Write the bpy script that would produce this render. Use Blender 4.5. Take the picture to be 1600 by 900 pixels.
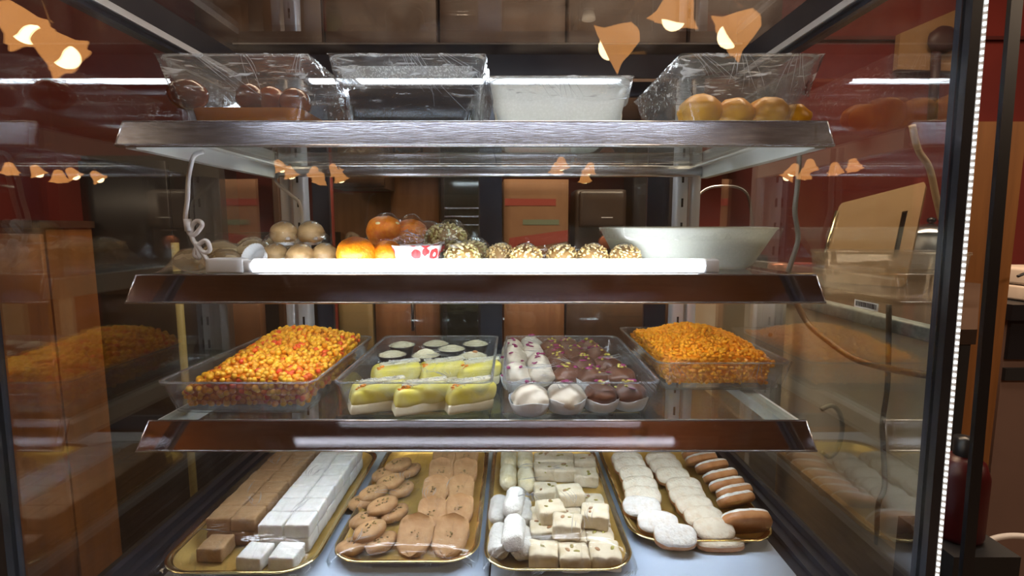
import bpy, bmesh, math, random
from mathutils import Vector, Matrix, noise as mnoise
from math import sin, cos, pi, radians as R

for o in list(bpy.data.objects):
    bpy.data.objects.remove(o)
SC = bpy.context.scene
COL = SC.collection

# ------------------------------------------------------------------ camera, world, exposure
CZ = 1.35
PITCH = R(6.7)
cam = bpy.data.cameras.new('camera')
cam.lens = 18.0
cam.sensor_width = 36.0
cam.clip_start = 0.02
camo = bpy.data.objects.new('camera', cam)
camo.location = (0, 0, CZ)
camo.rotation_euler = (R(90) - PITCH, 0, 0)
COL.objects.link(camo)
SC.camera = camo

w = bpy.data.worlds.new('room_air')
SC.world = w
w.use_nodes = True
w.node_tree.nodes['Background'].inputs['Color'].default_value = (1.0, 0.72, 0.5, 1)
w.node_tree.nodes['Background'].inputs['Strength'].default_value = 0.03
SC.view_settings.view_transform = 'Standard'
SC.view_settings.look = 'None'
SC.view_settings.gamma = 1
SC.view_settings.use_curve_mapping = False
SC.view_settings.exposure = 0.6
try:
    SC.cycles.use_denoising = True
    SC.cycles.max_bounces = 14
    SC.cycles.transparent_max_bounces = 48
    SC.cycles.transmission_bounces = 12
    SC.cycles.glossy_bounces = 6
    SC.cycles.diffuse_bounces = 3
    SC.cycles.sample_clamp_indirect = 6.0
    SC.cycles.caustics_reflective = False
    SC.cycles.caustics_refractive = False
except Exception:
    pass

LED_S = 15.0          # emission of the cold LED tubes
LAMP_S = 7.0         # emission of the warm flower lamps
KITCHEN_W = 42.0     # added fill light behind the case
FRONT_W = 70.0       # added fill lights on the customers' side


def area_light(name, loc, rot, size, size_y, power, color):
    l = bpy.data.lights.new(name, 'AREA')
    l.shape = 'RECTANGLE'
    l.size = size
    l.size_y = size_y
    l.energy = power
    l.color = color
    o = bpy.data.objects.new(name, l)
    o.location = loc
    o.rotation_euler = rot
    COL.objects.link(o)
    return o


area_light('kitchen_fill_light', (0.2, 1.55, 2.93), (0, 0, 0), 2.4, 0.5, KITCHEN_W, (1.0, 0.72, 0.48))  # added fill without a fixture, brightens the kitchen background
for sgn in (-1, 1):
    area_light('shop_fill_light', (3.1 * sgn, -0.9, 2.93), (0, 0, 0), 1.4, 0.6, FRONT_W / 2, (1.0, 0.74, 0.52))  # added fill pair for the shop side, set clear of the strip reflections
area_light('side_fill_light', (1.15, 1.1, 2.9), (0, 0, 0), 0.5, 0.9, 16.0, (1.0, 0.76, 0.54))  # added fill over the side counter, no fixture

# ------------------------------------------------------------------ camera geometry helpers (pixels of the photo -> points in the room)
_c, _s = cos(PITCH), sin(PITCH)


def P(px, py, Y):
    u, v = (px - 800) / 800.0, (py - 450) / 800.0
    t = Y / (_c - v * _s)
    return Vector((u * t, Y, CZ + t * (-_s - v * _c)))


def PZ(px, py, z):
    u, v = (px - 800) / 800.0, (py - 450) / 800.0
    t = (z - CZ) / (-_s - v * _c)
    return Vector((u * t, t * (_c - v * _s), z))


# ------------------------------------------------------------------ material helpers
MATS = {}


def _nt(name):
    m = bpy.data.materials.new(name)
    m.use_nodes = True
    nt = m.node_tree
    for n in list(nt.nodes):
        nt.nodes.remove(n)
    out = nt.nodes.new('ShaderNodeOutputMaterial')
    return m, nt, out


def rgba(c):
    return (c[0], c[1], c[2], 1)


def mat(name, col, rough=0.5, metal=0.0, col2=None, scale=30.0, bump=0.0, bscale=None, stretch=(1, 1, 1), sss=0.0,
        spec=0.5, coat=0.0, lo=0.35, hi=0.65, detail=3.0, island=0.0):
    if name in MATS:
        return MATS[name]
    m, nt, out = _nt(name)
    N, L = nt.nodes, nt.links
    b = N.new('ShaderNodeBsdfPrincipled')
    L.new(b.outputs[0], out.inputs[0])
    b.inputs['Base Color'].default_value = rgba(col)
    b.inputs['Roughness'].default_value = rough
    b.inputs['Metallic'].default_value = metal
    b.inputs['Specular IOR Level'].default_value = spec
    if coat:
        b.inputs['Coat Weight'].default_value = coat
        b.inputs['Coat Roughness'].default_value = 0.08
    if sss:
        b.inputs['Subsurface Weight'].default_value = sss
        b.inputs['Subsurface Radius'].default_value = (0.006, 0.004, 0.002)
        b.inputs['Subsurface Scale'].default_value = 1.0
    tc = N.new('ShaderNodeTexCoord')
    mp = N.new('ShaderNodeMapping')
    mp.inputs['Scale'].default_value = stretch
    L.new(tc.outputs['Object'], mp.inputs['Vector'])
    if col2 is not None:
        nz = N.new('ShaderNodeTexNoise')
        nz.inputs['Scale'].default_value = scale
        nz.inputs['Detail'].default_value = detail
        L.new(mp.outputs[0], nz.inputs['Vector'])
        rp = N.new('ShaderNodeValToRGB')
        rp.color_ramp.elements[0].position = lo
        rp.color_ramp.elements[1].position = hi
        rp.color_ramp.elements[0].color = rgba(col)
        rp.color_ramp.elements[1].color = rgba(col2)
        if island:
            g = N.new('ShaderNodeNewGeometry')
            L.new(g.outputs['Random Per Island'], rp.inputs['Fac'])
        else:
            L.new(nz.outputs[0], rp.inputs['Fac'])
        L.new(rp.outputs[0], b.inputs['Base Color'])
    if bump:
        nb = N.new('ShaderNodeTexNoise')
        nb.inputs['Scale'].default_value = bscale or scale
        nb.inputs['Detail'].default_value = 4
        L.new(mp.outputs[0], nb.inputs['Vector'])
        bp = N.new('ShaderNodeBump')
        bp.inputs['Strength'].default_value = bump
        bp.inputs['Distance'].default_value = 0.002
        L.new(nb.outputs[0], bp.inputs['Height'])
        L.new(bp.outputs[0], b.inputs['Normal'])
    MATS[name] = m
    return m


def _fresnel(nt, ior=1.5, normal=None):
    N, L = nt.nodes, nt.links
    g = N.new('ShaderNodeNewGeometry')
    mr = N.new('ShaderNodeMapRange')
    mr.inputs['To Min'].default_value = ior
    mr.inputs['To Max'].default_value = 1.0 / ior
    L.new(g.outputs['Backfacing'], mr.inputs['Value'])
    f = N.new('ShaderNodeFresnel')
    L.new(mr.outputs[0], f.inputs['IOR'])
    if normal is not None:
        L.new(normal, f.inputs['Normal'])
    return f.outputs[0]


def clear(name, tint=(0.97, 0.98, 0.98), rough=0.0, gain=1.0, haze=0.0, haze_col=(0.8, 0.85, 0.88), bump=0.0, bscale=40.0,
          stretch=(1, 1, 1), streak=0.0, streak_scale=60.0, streak_stretch=(1, 6, 1), specks=0.0, ior=1.5, smear=0.0):
    """thin sheet material: straight-through transparency plus Fresnel gloss, optional haze, streaks and droplets"""
    if name in MATS:
        return MATS[name]
    m, nt, out = _nt(name)
    N, L = nt.nodes, nt.links
    tr = N.new('ShaderNodeBsdfTransparent')
    tr.inputs[0].default_value = rgba(tint)
    gl = N.new('ShaderNodeBsdfGlossy')
    gl.inputs['Roughness'].default_value = rough
    tc = N.new('ShaderNodeTexCoord')
    nrm = None
    if bump:
        mp = N.new('ShaderNodeMapping')
        mp.inputs['Scale'].default_value = stretch
        L.new(tc.outputs['Object'], mp.inputs['Vector'])
        nb = N.new('ShaderNodeTexNoise')
        nb.inputs['Scale'].default_value = bscale
        nb.inputs['Detail'].default_value = 3
        L.new(mp.outputs[0], nb.inputs['Vector'])
        bp = N.new('ShaderNodeBump')
        bp.inputs['Strength'].default_value = bump
        bp.inputs['Distance'].default_value = 0.004
        L.new(nb.outputs[0], bp.inputs['Height'])
        L.new(bp.outputs[0], gl.inputs['Normal'])
        nrm = bp.outputs[0]
    fr = _fresnel(nt, ior, nrm)
    mul = N.new('ShaderNodeMath')
    mul.operation = 'MULTIPLY'
    mul.use_clamp = True
    mul.inputs[1].default_value = gain
    L.new(fr, mul.inputs[0])
    mx = N.new('ShaderNodeMixShader')
    L.new(mul.outputs[0], mx.inputs[0])
    L.new(tr.outputs[0], mx.inputs[1])
    L.new(gl.outputs[0], mx.inputs[2])
    last = mx.outputs[0]

    def overlay(fac_socket, shader_socket):
        nonlocal last
        k = N.new('ShaderNodeMixShader')
        if isinstance(fac_socket, float):
            k.inputs[0].default_value = fac_socket
        else:
            L.new(fac_socket, k.inputs[0])
        L.new(last, k.inputs[1])
        L.new(shader_socket, k.inputs[2])
        last = k.outputs[0]

    if haze or streak or specks or smear:
        df = N.new('ShaderNodeBsdfDiffuse')
        df.inputs[0].default_value = rgba(haze_col)
        tl = N.new('ShaderNodeBsdfTranslucent')
        tl.inputs[0].default_value = rgba(haze_col)
        ad = N.new('ShaderNodeMixShader')
        ad.inputs[0].default_value = 0.5
        L.new(df.outputs[0], ad.inputs[1])
        L.new(tl.outputs[0], ad.inputs[2])
        soft = ad.outputs[0]
        if haze:
            overlay(float(haze), soft)

        def masked(scale, stretch_, lo, hi, amount, detail):
            mp2 = N.new('ShaderNodeMapping')
            mp2.inputs['Scale'].default_value = stretch_
            L.new(tc.outputs['Object'], mp2.inputs['Vector'])
            n2 = N.new('ShaderNodeTexNoise')
            n2.inputs['Scale'].default_value = scale
            n2.inputs['Detail'].default_value = detail
            n2.inputs['Distortion'].default_value = 0.6
            L.new(mp2.outputs[0], n2.inputs['Vector'])
            r2 = N.new('ShaderNodeMapRange')
            r2.inputs['From Min'].default_value = lo
            r2.inputs['From Max'].default_value = hi
            r2.inputs['To Max'].default_value = amount
            L.new(n2.outputs[0], r2.inputs['Value'])
            overlay(r2.outputs[0], soft)
        if smear:
            masked(9.0, (1, 1, 1), 0.45, 0.75, smear, 2)
        if streak:  # pale streaks mixed in as painted highlights on film and plastic
            masked(streak_scale, streak_stretch, 0.58, 0.72, streak, 2)
        if specks:
            masked(420.0, (1, 1, 1), 0.5, 0.62, specks, 1)
    L.new(last, out.inputs[0])
    MATS[name] = m
    return m


def emit(name, col, strength, dots=0.0, pitch=0.0146):
    if name in MATS:
        return MATS[name]
    m, nt, out = _nt(name)
    N, L = nt.nodes, nt.links
    e = N.new('ShaderNodeEmission')
    e.inputs[0].default_value = rgba(col)
    e.inputs[1].default_value = strength
    L.new(e.outputs[0], out.inputs[0])
    if dots:      # the single diodes show through the diffuser
        tc = N.new('ShaderNodeTexCoord')
        sp = N.new('ShaderNodeSeparateXYZ')
        L.new(tc.outputs['Object'], sp.inputs[0])
        a = N.new('ShaderNodeMath'); a.operation = 'MULTIPLY'; a.inputs[1].default_value = 2 * pi / pitch
        L.new(sp.outputs[0], a.inputs[0])
        s_ = N.new('ShaderNodeMath'); s_.operation = 'SINE'
        L.new(a.outputs[0], s_.inputs[0])
        r = N.new('ShaderNodeMapRange')
        r.inputs['From Min'].default_value = 0.1
        r.inputs['From Max'].default_value = 1.0
        r.inputs['To Min'].default_value = strength
        r.inputs['To Max'].default_value = strength * dots
        L.new(s_.outputs[0], r.inputs['Value'])
        L.new(r.outputs[0], e.inputs[1])
    MATS[name] = m
    return m


# ------------------------------------------------------------------ mesh helpers
class MB:
    def __init__(self):
        self.v, self.f, self.mi, self.sm, self.uv = [], [], [], [], None

    def add(self, vs, fs, mi=0, smooth=False, M=None):
        o = len(self.v)
        if M is not None:
            vs = [M @ Vector(p) for p in vs]
        self.v.extend([tuple(p) for p in vs])
        for f in fs:
            self.f.append(tuple(i + o for i in f))
            self.mi.append(mi)
            self.sm.append(smooth)
        return self

    def box(self, x0, x1, y0, y1, z0, z1, mi=0, M=None):
        vs = [(x0, y0, z0), (x1, y0, z0), (x1, y1, z0), (x0, y1, z0), (x0, y0, z1), (x1, y0, z1), (x1, y1, z1), (x0, y1, z1)]
        fs = [(3, 2, 1, 0), (4, 5, 6, 7), (0, 1, 5, 4), (1, 2, 6, 5), (2, 3, 7, 6), (3, 0, 4, 7)]
        return self.add(vs, fs, mi, False, M)

    def bevbox(self, x0, x1, y0, y1, z0, z1, r=0.004, n=6, mi=0, M=None):
        sx, sy, sz = (x1 - x0) / 2, (y1 - y0) / 2, (z1 - z0) / 2
        vs, fs = rbox_data(sx, sy, sz, r, n)
        c = Vector(((x0 + x1) / 2, (y0 + y1) / 2, (z0 + z1) / 2))
        vs = [Vector(p) + c for p in vs]
        return self.add(vs, fs, mi, True, M)

    def prism(self, poly, axis, a0, a1, mi=0, smooth=False):
        """poly: 2-D outline; axis 0 -> (y,z) swept in x, 1 -> (x,z) swept in y, 2 -> (x,y) swept in z"""
        def mk(p, a):
            return {0: (a, p[0], p[1]), 1: (p[0], a, p[1]), 2: (p[0], p[1], a)}[axis]
        n = len(poly)
        vs = [mk(p, a0) for p in poly] + [mk(p, a1) for p in poly]
        fs = [tuple(reversed(range(n))), tuple(range(n, 2 * n))]
        fs += [(i, (i + 1) % n, n + (i + 1) % n, n + i) for i in range(n)]
        return self.add(vs, fs, mi, smooth)

    def tube(self, pts, r, n=8, mi=0, caps=True):
        pts = [Vector(p) for p in pts]
        rs = r if isinstance(r, (list, tuple)) else [r] * len(pts)
        vs, fs = [], []
        up = Vector((0.13, 0.31, 0.94)).normalized()
        for i, p in enumerate(pts):
            d = (pts[min(i + 1, len(pts) - 1)] - pts[max(i - 1, 0)]).normalized()
            a = d.cross(up)
            if a.length < 1e-4:
                a = d.cross(Vector((1, 0, 0)))
            a.normalize()
            b = d.cross(a).normalized()
            for k in range(n):
                t = 2 * pi * k / n
                vs.append(p + (a * cos(t) + b * sin(t)) * rs[i])
        for i in range(len(pts) - 1):
            for k in range(n):
                fs.append((i * n + k, i * n + (k + 1) % n, (i + 1) * n + (k + 1) % n, (i + 1) * n + k))
        if caps:
            fs.append(tuple(reversed(range(n))))
            fs.append(tuple(range((len(pts) - 1) * n, len(pts) * n)))
        return self.add(vs, fs, mi, True)

    def lathe(self, prof, n=24, c=(0, 0, 0), mi=0, mod=None, M=None, cap0=False, cap1=False):
        vs, fs = [], []
        for (r, z) in prof:
            for k in range(n):
                t = 2 * pi * k / n
                rr = r * (mod(t, z) if mod else 1)
                vs.append((c[0] + rr * cos(t), c[1] + rr * sin(t), c[2] + z))
        for i in range(len(prof) - 1):
            for k in range(n):
                fs.append((i * n + k, i * n + (k + 1) % n, (i + 1) * n + (k + 1) % n, (i + 1) * n + k))
        if cap0:
            fs.append(tuple(reversed(range(n))))
        if cap1:
            fs.append(tuple(range((len(prof) - 1) * n, len(prof) * n)))
        return self.add(vs, fs, mi, True, M)

    def loft(self, loops, mi=0, smooth=True, cap0=False, cap1=False):
        n = len(loops[0])
        vs = [p for l in loops for p in l]
        fs = []
        for i in range(len(loops) - 1):
            for k in range(n):
                fs.append((i * n + k, i * n + (k + 1) % n, (i + 1) * n + (k + 1) % n, (i + 1) * n + k))
        if cap0:
            fs.append(tuple(reversed(range(n))))
        if cap1:
            fs.append(tuple(range((len(loops) - 1) * n, len(loops) * n)))
        return self.add(vs, fs, mi, smooth)

    def grid(self, nx, ny, fn, mi=0, smooth=True):
        vs = [fn(i / nx, j / ny) for j in range(ny + 1) for i in range(nx + 1)]
        fs = [(j * (nx + 1) + i, j * (nx + 1) + i + 1, (j + 1) * (nx + 1) + i + 1, (j + 1) * (nx + 1) + i)
              for j in range(ny) for i in range(nx)]
        return self.add(vs, fs, mi, smooth)

    def ico(self, c, r, sub=2, sc=(1, 1, 1), mi=0, jit=0.0, seed=0, M=None):
        vs, fs = ICO[sub]
        out = []
        for p in vs:
            q = Vector(p)
            if jit:
                q = q * (1 + jit * mnoise.noise(q * 2.2 + Vector((seed * 3.7, seed * 1.3, seed))))
            q = Vector((q.x * sc[0], q.y * sc[1], q.z * sc[2])) * r
            if M is not None:
                q = M @ q
            out.append(q + Vector(c))
        return self.add(out, fs, mi, True)

    def mesh(self, name, mats):
        me = bpy.data.meshes.new(name)
        me.from_pydata(self.v, [], self.f)
        mats = mats if isinstance(mats, (list, tuple)) else [mats]
        for m in mats:
            me.materials.append(m)
        me.polygons.foreach_set('material_index', self.mi)
        me.polygons.foreach_set('use_smooth', self.sm)
        me.update()
        return me

    def build(self, name, mats, parent=None, loc=None, rot=None, scale=None):
        return obj(name, self.mesh(name, mats), parent, loc, rot, scale)


def obj(name, me, parent=None, loc=None, rot=None, scale=None):
    o = bpy.data.objects.new(name, me)
    COL.objects.link(o)
    if loc is not None:
        o.location = loc
    if rot is not None:
        o.rotation_euler = rot
    if scale is not None:
        o.scale = scale
    if parent is not None:
        o.parent = parent
    return o


def tag(o, label=None, cat=None, group=None, kind=None):
    if label:
        o['label'] = label
    if cat:
        o['category'] = cat
    if group:
        o['group'] = group
    if kind:
        o['kind'] = kind
    return o


def empty(name, loc=(0, 0, 0), rz=0.0, label=None, cat=None, group=None, kind=None):
    o = bpy.data.objects.new(name, None)
    o.empty_display_size = 0.02
    o.location = loc
    o.rotation_euler = (0, 0, rz)
    COL.objects.link(o)
    return tag(o, label, cat, group, kind)


def _icodata(sub):
    bm = bmesh.new()
    bmesh.ops.create_icosphere(bm, subdivisions=sub, radius=1)
    vs = [tuple(v.co) for v in bm.verts]
    fs = [tuple(v.index for v in f.verts) for f in bm.faces]
    bm.free()
    return vs, fs


ICO = {1: _icodata(1), 2: _icodata(2), 3: _icodata(3), 4: _icodata(4)}


def rbox_data(sx, sy, sz, r, n=8):
    """rounded box surface, half sizes, shared verts"""
    r = min(r, sx, sy, sz)
    key, vs, fs = {}, [], []

    def vid(p):
        k = (round(p[0], 5), round(p[1], 5), round(p[2], 5))
        if k not in key:
            q = Vector((p[0] * sx, p[1] * sy, p[2] * sz))
            inn = Vector((max(-sx + r, min(sx - r, q.x)), max(-sy + r, min(sy - r, q.y)), max(-sz + r, min(sz - r, q.z))))
            d = q - inn
            if d.length > 1e-9:
                q = inn + d.normalized() * r
            key[k] = len(vs)
            vs.append(q)
        return key[k]
    ts = [sin((2.0 * i / n - 1) * pi / 2 * 0.92) / sin(pi / 2 * 0.92) for i in range(n + 1)]
    for ax in range(3):
        for sg in (-1, 1):
            for i in range(n):
                for j in range(n):
                    q = []
                    for (a, b) in ((i, j), (i + 1, j), (i + 1, j + 1), (i, j + 1)):
                        p = [0, 0, 0]
                        p[ax] = sg
                        p[(ax + 1) % 3] = ts[a]
                        p[(ax + 2) % 3] = ts[b]
                        q.append(vid(p))
                    if sg < 0:
                        q.reverse()
                    fs.append(tuple(q))
    return vs, fs


def lump(sx, sy, sz, r, n=8, amp=0.001, ns=60, seed=0, base=True):
    """rounded, slightly uneven block standing on z = 0"""
    vs, fs = rbox_data(sx / 2, sy / 2, sz / 2, r, n)
    out = []
    for p in vs:
        k = p * ns + Vector((seed * 7.3, seed * 2.1, seed * 5.7))
        d = Vector((mnoise.noise(k), mnoise.noise(k + Vector((31, 0, 0))), mnoise.noise(k + Vector((0, 57, 0))))) * amp
        q = p + d
        if base:
            q.z = max(q.z + sz / 2, 0.0)
        out.append(q)
    return out, fs


def rrect(x0, x1, y0, y1, r, z, n=6):
    pts = []
    for (cx, cy, a0) in ((x1 - r, y0 + r, -90), (x1 - r, y1 - r, 0), (x0 + r, y1 - r, 90), (x0 + r, y0 + r, 180)):
        for k in range(n + 1):
            a = R(a0 + 90.0 * k / n)
            pts.append((cx + r * cos(a), cy + r * sin(a), z))
    return pts


ORD = ['first', 'second', 'third', 'fourth', 'fifth', 'sixth', 'seventh', 'eighth', 'ninth', 'tenth', 'eleventh', 'twelfth']

# ------------------------------------------------------------------ materials
M_red = mat('red_wall_paint', (0.20, 0.022, 0.016), 0.75, col2=(0.15, 0.016, 0.013), scale=2.5)
M_plaster = mat('cream_plaster', (0.42, 0.32, 0.22), 0.85, col2=(0.36, 0.27, 0.18), scale=3)
M_ceil = mat('brown_ceiling', (0.26, 0.15, 0.10), 0.8, col2=(0.2, 0.11, 0.07), scale=2)
M_floor = mat('dark_floor_tile', (0.10, 0.075, 0.06), 0.4, col2=(0.14, 0.10, 0.08), scale=6)
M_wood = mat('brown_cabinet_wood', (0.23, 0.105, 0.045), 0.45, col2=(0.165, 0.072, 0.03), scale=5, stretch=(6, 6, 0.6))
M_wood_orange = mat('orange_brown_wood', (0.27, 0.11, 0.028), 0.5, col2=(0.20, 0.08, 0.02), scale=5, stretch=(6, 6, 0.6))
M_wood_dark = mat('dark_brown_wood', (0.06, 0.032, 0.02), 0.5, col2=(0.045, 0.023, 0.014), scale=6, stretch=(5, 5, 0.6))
M_wood_pale = mat('pale_board_wood', (0.52, 0.33, 0.16), 0.55, col2=(0.45, 0.27, 0.12), scale=8, stretch=(1, 5, 5))
M_olive = mat('olive_beige_board', (0.24, 0.17, 0.075), 0.6, col2=(0.2, 0.14, 0.06), scale=5)
M_black = mat('black_metal', (0.012, 0.013, 0.017), 0.35, spec=0.5)
M_black_matte = mat('black_matte', (0.010, 0.010, 0.012), 0.7)
M_black_frame = mat('black_painted_frame', (0.018, 0.022, 0.034), 0.28, col2=(0.03, 0.034, 0.046), scale=14)
M_oven_glass = mat('dark_oven_glass', (0.012, 0.017, 0.018), 0.06, spec=0.8)
M_steel = mat('brushed_steel', (0.62, 0.62, 0.66), 0.22, 1.0, col2=(0.48, 0.47, 0.5), scale=30, stretch=(0.6, 14, 14), bump=0.12, bscale=90)
M_rail = mat('scratched_chrome_strip', (0.60, 0.56, 0.60), 0.05, 1.0, col2=(0.55, 0.51, 0.55), scale=30, stretch=(1, 8, 8))
M_rail_top = mat('worn_steel_strip', (0.44, 0.435, 0.48), 0.27, 1.0, col2=(0.33, 0.32, 0.36), scale=34, stretch=(1, 7, 7), bump=0.12, bscale=80)
M_lip = mat('polished_edge', (0.9, 0.9, 0.93), 0.16, 0.9)
M_alu = mat('anodised_aluminium', (0.74, 0.77, 0.82), 0.38, 0.45)
M_white_metal = mat('white_powder_coat', (0.78, 0.79, 0.77), 0.5)
M_white_plastic = mat('white_plastic', (0.78, 0.78, 0.80), 0.35)
M_deck = mat('white_deck_laminate', (0.56, 0.67, 0.84), 0.3, col2=(0.52, 0.63, 0.81), scale=3)
M_led = emit('led_diffuser', (0.88, 0.93, 1.0), LED_S, dots=1.7)
M_led_low = emit('led_diffuser_lowest', (0.86, 0.92, 1.0), LED_S * 1.2, dots=1.7)
M_led_chip = emit('led_chips', (0.92, 0.97, 0.95), 1.6)
M_glass = clear('case_glass', (0.93, 0.955, 0.95), gain=1.0, smear=0.012, haze_col=(0.7, 0.72, 0.75))
M_glass_side = clear('side_case_glass', (0.94, 0.96, 0.955), rough=0.02, gain=2.9, smear=0.012, haze_col=(0.7, 0.72, 0.75), bump=0.02, bscale=5)
M_glass_top = clear('top_case_glass', (0.80, 0.82, 0.84), gain=1.3, smear=0.05, haze_col=(0.6, 0.6, 0.62))
M_glass_front = clear('front_case_glass', (0.97, 0.98, 0.975), gain=1.15, smear=0.006)
M_glass_shelf = clear('shelf_glass', (0.90, 0.94, 0.92), gain=1.1, smear=0.05, haze=0.015)
M_tub = clear('clear_plastic_tub', (0.95, 0.96, 0.965), rough=0.04, gain=1.0, haze=0.035, bump=0.06, bscale=25, streak=0.06, haze_col=(0.75, 0.8, 0.86))
M_tub_rim = clear('clear_plastic_rim', (0.9, 0.92, 0.93), rough=0.1, gain=1.3, haze=0.22, haze_col=(0.85, 0.88, 0.92))  # whitish haze painted in for the highlight along the rim
M_tub_frost = clear('frosted_plastic_tub', (0.9, 0.93, 0.96), rough=0.15, gain=1.2, haze=0.58, bump=0.25, bscale=160, specks=0.12, haze_col=(0.94, 0.98, 1.0))
M_tub_cond = clear('condensation_tub', (0.93, 0.95, 0.97), rough=0.06, gain=1.1, haze=0.03, bump=0.12, bscale=60,  haze_col=(0.85, 0.92, 1.0))
M_milk_tub = clear('milky_plastic_tub', (0.9, 0.9, 0.88), rough=0.2, gain=0.8, haze=0.58, specks=0.10, haze_col=(0.88, 0.90, 0.84))
M_film = clear('cling_film', (0.985, 0.985, 0.985), rough=0.06, gain=0.75, bump=0.35, bscale=22, stretch=(1, 4, 1), streak=0.10, streak_scale=34, streak_stretch=(5, 0.7, 2), haze=0.008, haze_col=(0.9, 0.92, 0.96))
M_film_x = clear('cling_film_crosswise', (0.985, 0.985, 0.985), rough=0.06, gain=0.75, bump=0.35, bscale=22, stretch=(4, 1, 1), streak=0.12, streak_scale=30, streak_stretch=(0.7, 4, 3), haze=0.008, haze_col=(0.9, 0.92, 0.96))
M_film_wall = clear('cling_film_tight', (0.985, 0.985, 0.985), rough=0.10, gain=1.6, bump=0.7, bscale=18, stretch=(2, 3, 5), streak=0.55, streak_scale=26, streak_stretch=(1.2, 3, 5), haze=0.003, haze_col=(0.85, 0.9, 0.97))
M_film_ridge = clear('cling_film_fold', (0.9, 0.92, 0.94), rough=0.12, gain=1.6, haze=0.32, haze_col=(0.95, 0.96, 1.0))
M_bag = clear('thin_plastic_bag', (0.9, 0.86, 0.8), rough=0.15, gain=1.0, haze=0.28, bump=0.6, bscale=30, streak=0.25, streak_scale=20, streak_stretch=(1, 1, 1), haze_col=(0.7, 0.6, 0.48))
M_gold = mat('gold_tray_foil', (0.90, 0.64, 0.20), 0.42, 0.85, col2=(0.82, 0.56, 0.16), scale=40, bump=0.25, bscale=160)
M_goldrim = mat('gold_tray_rim', (0.95, 0.74, 0.34), 0.14, 1.0)
M_fudge_white = mat('white_fudge', (0.80, 0.79, 0.76), 0.7, col2=(0.72, 0.70, 0.66), scale=120, bump=0.35, bscale=260, sss=0.15)
M_fudge_tan = mat('tan_fudge', (0.37, 0.22, 0.105), 0.7, col2=(0.31, 0.18, 0.08), scale=120, bump=0.3, bscale=260)
M_cookie = mat('tan_cookie', (0.48, 0.275, 0.125), 0.65, col2=(0.40, 0.21, 0.085), scale=90, bump=0.3, bscale=200)
M_cookie_rim = mat('pale_cookie_edge', (0.52, 0.31, 0.14), 0.65)
M_nutbits = mat('nut_bits', (0.30, 0.22, 0.07), 0.6, col2=(0.14, 0.07, 0.03), scale=300)
M_log = mat('sugar_coated_log', (0.82, 0.76, 0.56), 0.8, col2=(0.72, 0.62, 0.36), scale=60, bump=0.7, bscale=300)
M_log_w = mat('sugar_white_log', (0.84, 0.83, 0.79), 0.8, col2=(0.74, 0.72, 0.66), scale=90, bump=0.8, bscale=280)
M_nougat = mat('nougat', (0.80, 0.71, 0.53), 0.6, col2=(0.70, 0.58, 0.38), scale=55, bump=0.4, bscale=160)
M_pist = mat('pistachio', (0.42, 0.42, 0.06), 0.5, col2=(0.30, 0.22, 0.07), scale=150)
M_almond = mat('almond_skin', (0.42, 0.23, 0.11), 0.5)
M_sugar = mat('icing_sugar', (0.82, 0.80, 0.76), 0.9, col2=(0.72, 0.64, 0.54), scale=150, bump=1.0, bscale=260, lo=0.45, hi=0.8)
M_pastry = mat('glazed_brown_pastry', (0.42, 0.17, 0.055), 0.35, col2=(0.52, 0.26, 0.11), scale=60, bump=0.3, bscale=200)
M_sugar_warm = mat('thin_sugar_on_pastry', (0.80, 0.73, 0.60), 0.85, col2=(0.66, 0.50, 0.33), scale=90, bump=1.0, bscale=260, lo=0.42, hi=0.85)
M_boondi = mat('golden_boondi', (0.82, 0.30, 0.012), 0.32, col2=(0.93, 0.50, 0.03), scale=100, island=1, lo=0.1, hi=0.9, sss=0.1)
M_boondi_red = mat('red_boondi', (0.75, 0.075, 0.01), 0.32, col2=(0.85, 0.14, 0.015), scale=90, island=1)
M_boondi_body = mat('boondi_syrup_mass', (0.72, 0.23, 0.01), 0.35, col2=(0.6, 0.15, 0.008), scale=120, bump=0.5, bscale=150)
M_halwa = mat('orange_crumb', (0.95, 0.34, 0.008), 0.35, col2=(0.97, 0.43, 0.018), scale=90, island=1, lo=0.1, hi=0.9)
M_halwa_body = mat('orange_crumb_mass', (0.93, 0.33, 0.008), 0.35, col2=(0.88, 0.27, 0.006), scale=100, bump=0.5, bscale=160)
M_cup_dark = mat('dark_pudding_cup', (0.03, 0.025, 0.028), 0.3, spec=0.6)
M_grated = mat('grated_white_topping', (0.72, 0.68, 0.52), 0.8, col2=(0.60, 0.55, 0.36), scale=200, bump=0.6, bscale=350)
M_yellow = mat('yellow_cream_cake', (0.76, 0.66, 0.09), 0.5, col2=(0.76, 0.70, 0.34), scale=34, bump=0.2, bscale=160)
M_cream = mat('white_cream', (0.80, 0.77, 0.62), 0.55, col2=(0.74, 0.68, 0.46), scale=50, bump=0.25, bscale=140)
M_orangebit = mat('orange_fruit_bit', (0.88, 0.28, 0.01), 0.4)
M_coconut = mat('coconut_flakes', (0.82, 0.82, 0.78), 0.7)
M_wchoc = mat('white_chocolate', (0.78, 0.71, 0.60), 0.35, col2=(0.72, 0.63, 0.50), scale=50, bump=0.12, bscale=80)
M_choc = mat('milk_chocolate', (0.17, 0.065, 0.033), 0.35, col2=(0.13, 0.048, 0.024), scale=50, bump=0.12, bscale=80)
M_petal = mat('dried_rose_petal', (0.36, 0.03, 0.17), 0.6)
M_pist_green = mat('chopped_pistachio', (0.62, 0.55, 0.10), 0.55)
M_paper = mat('white_paper_cup', (0.74, 0.77, 0.80), 0.7)
M_jamun = mat('dark_brown_dough_ball', (0.13, 0.025, 0.012), 0.18, col2=(0.19, 0.045, 0.015), scale=40, coat=0.5)
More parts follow.
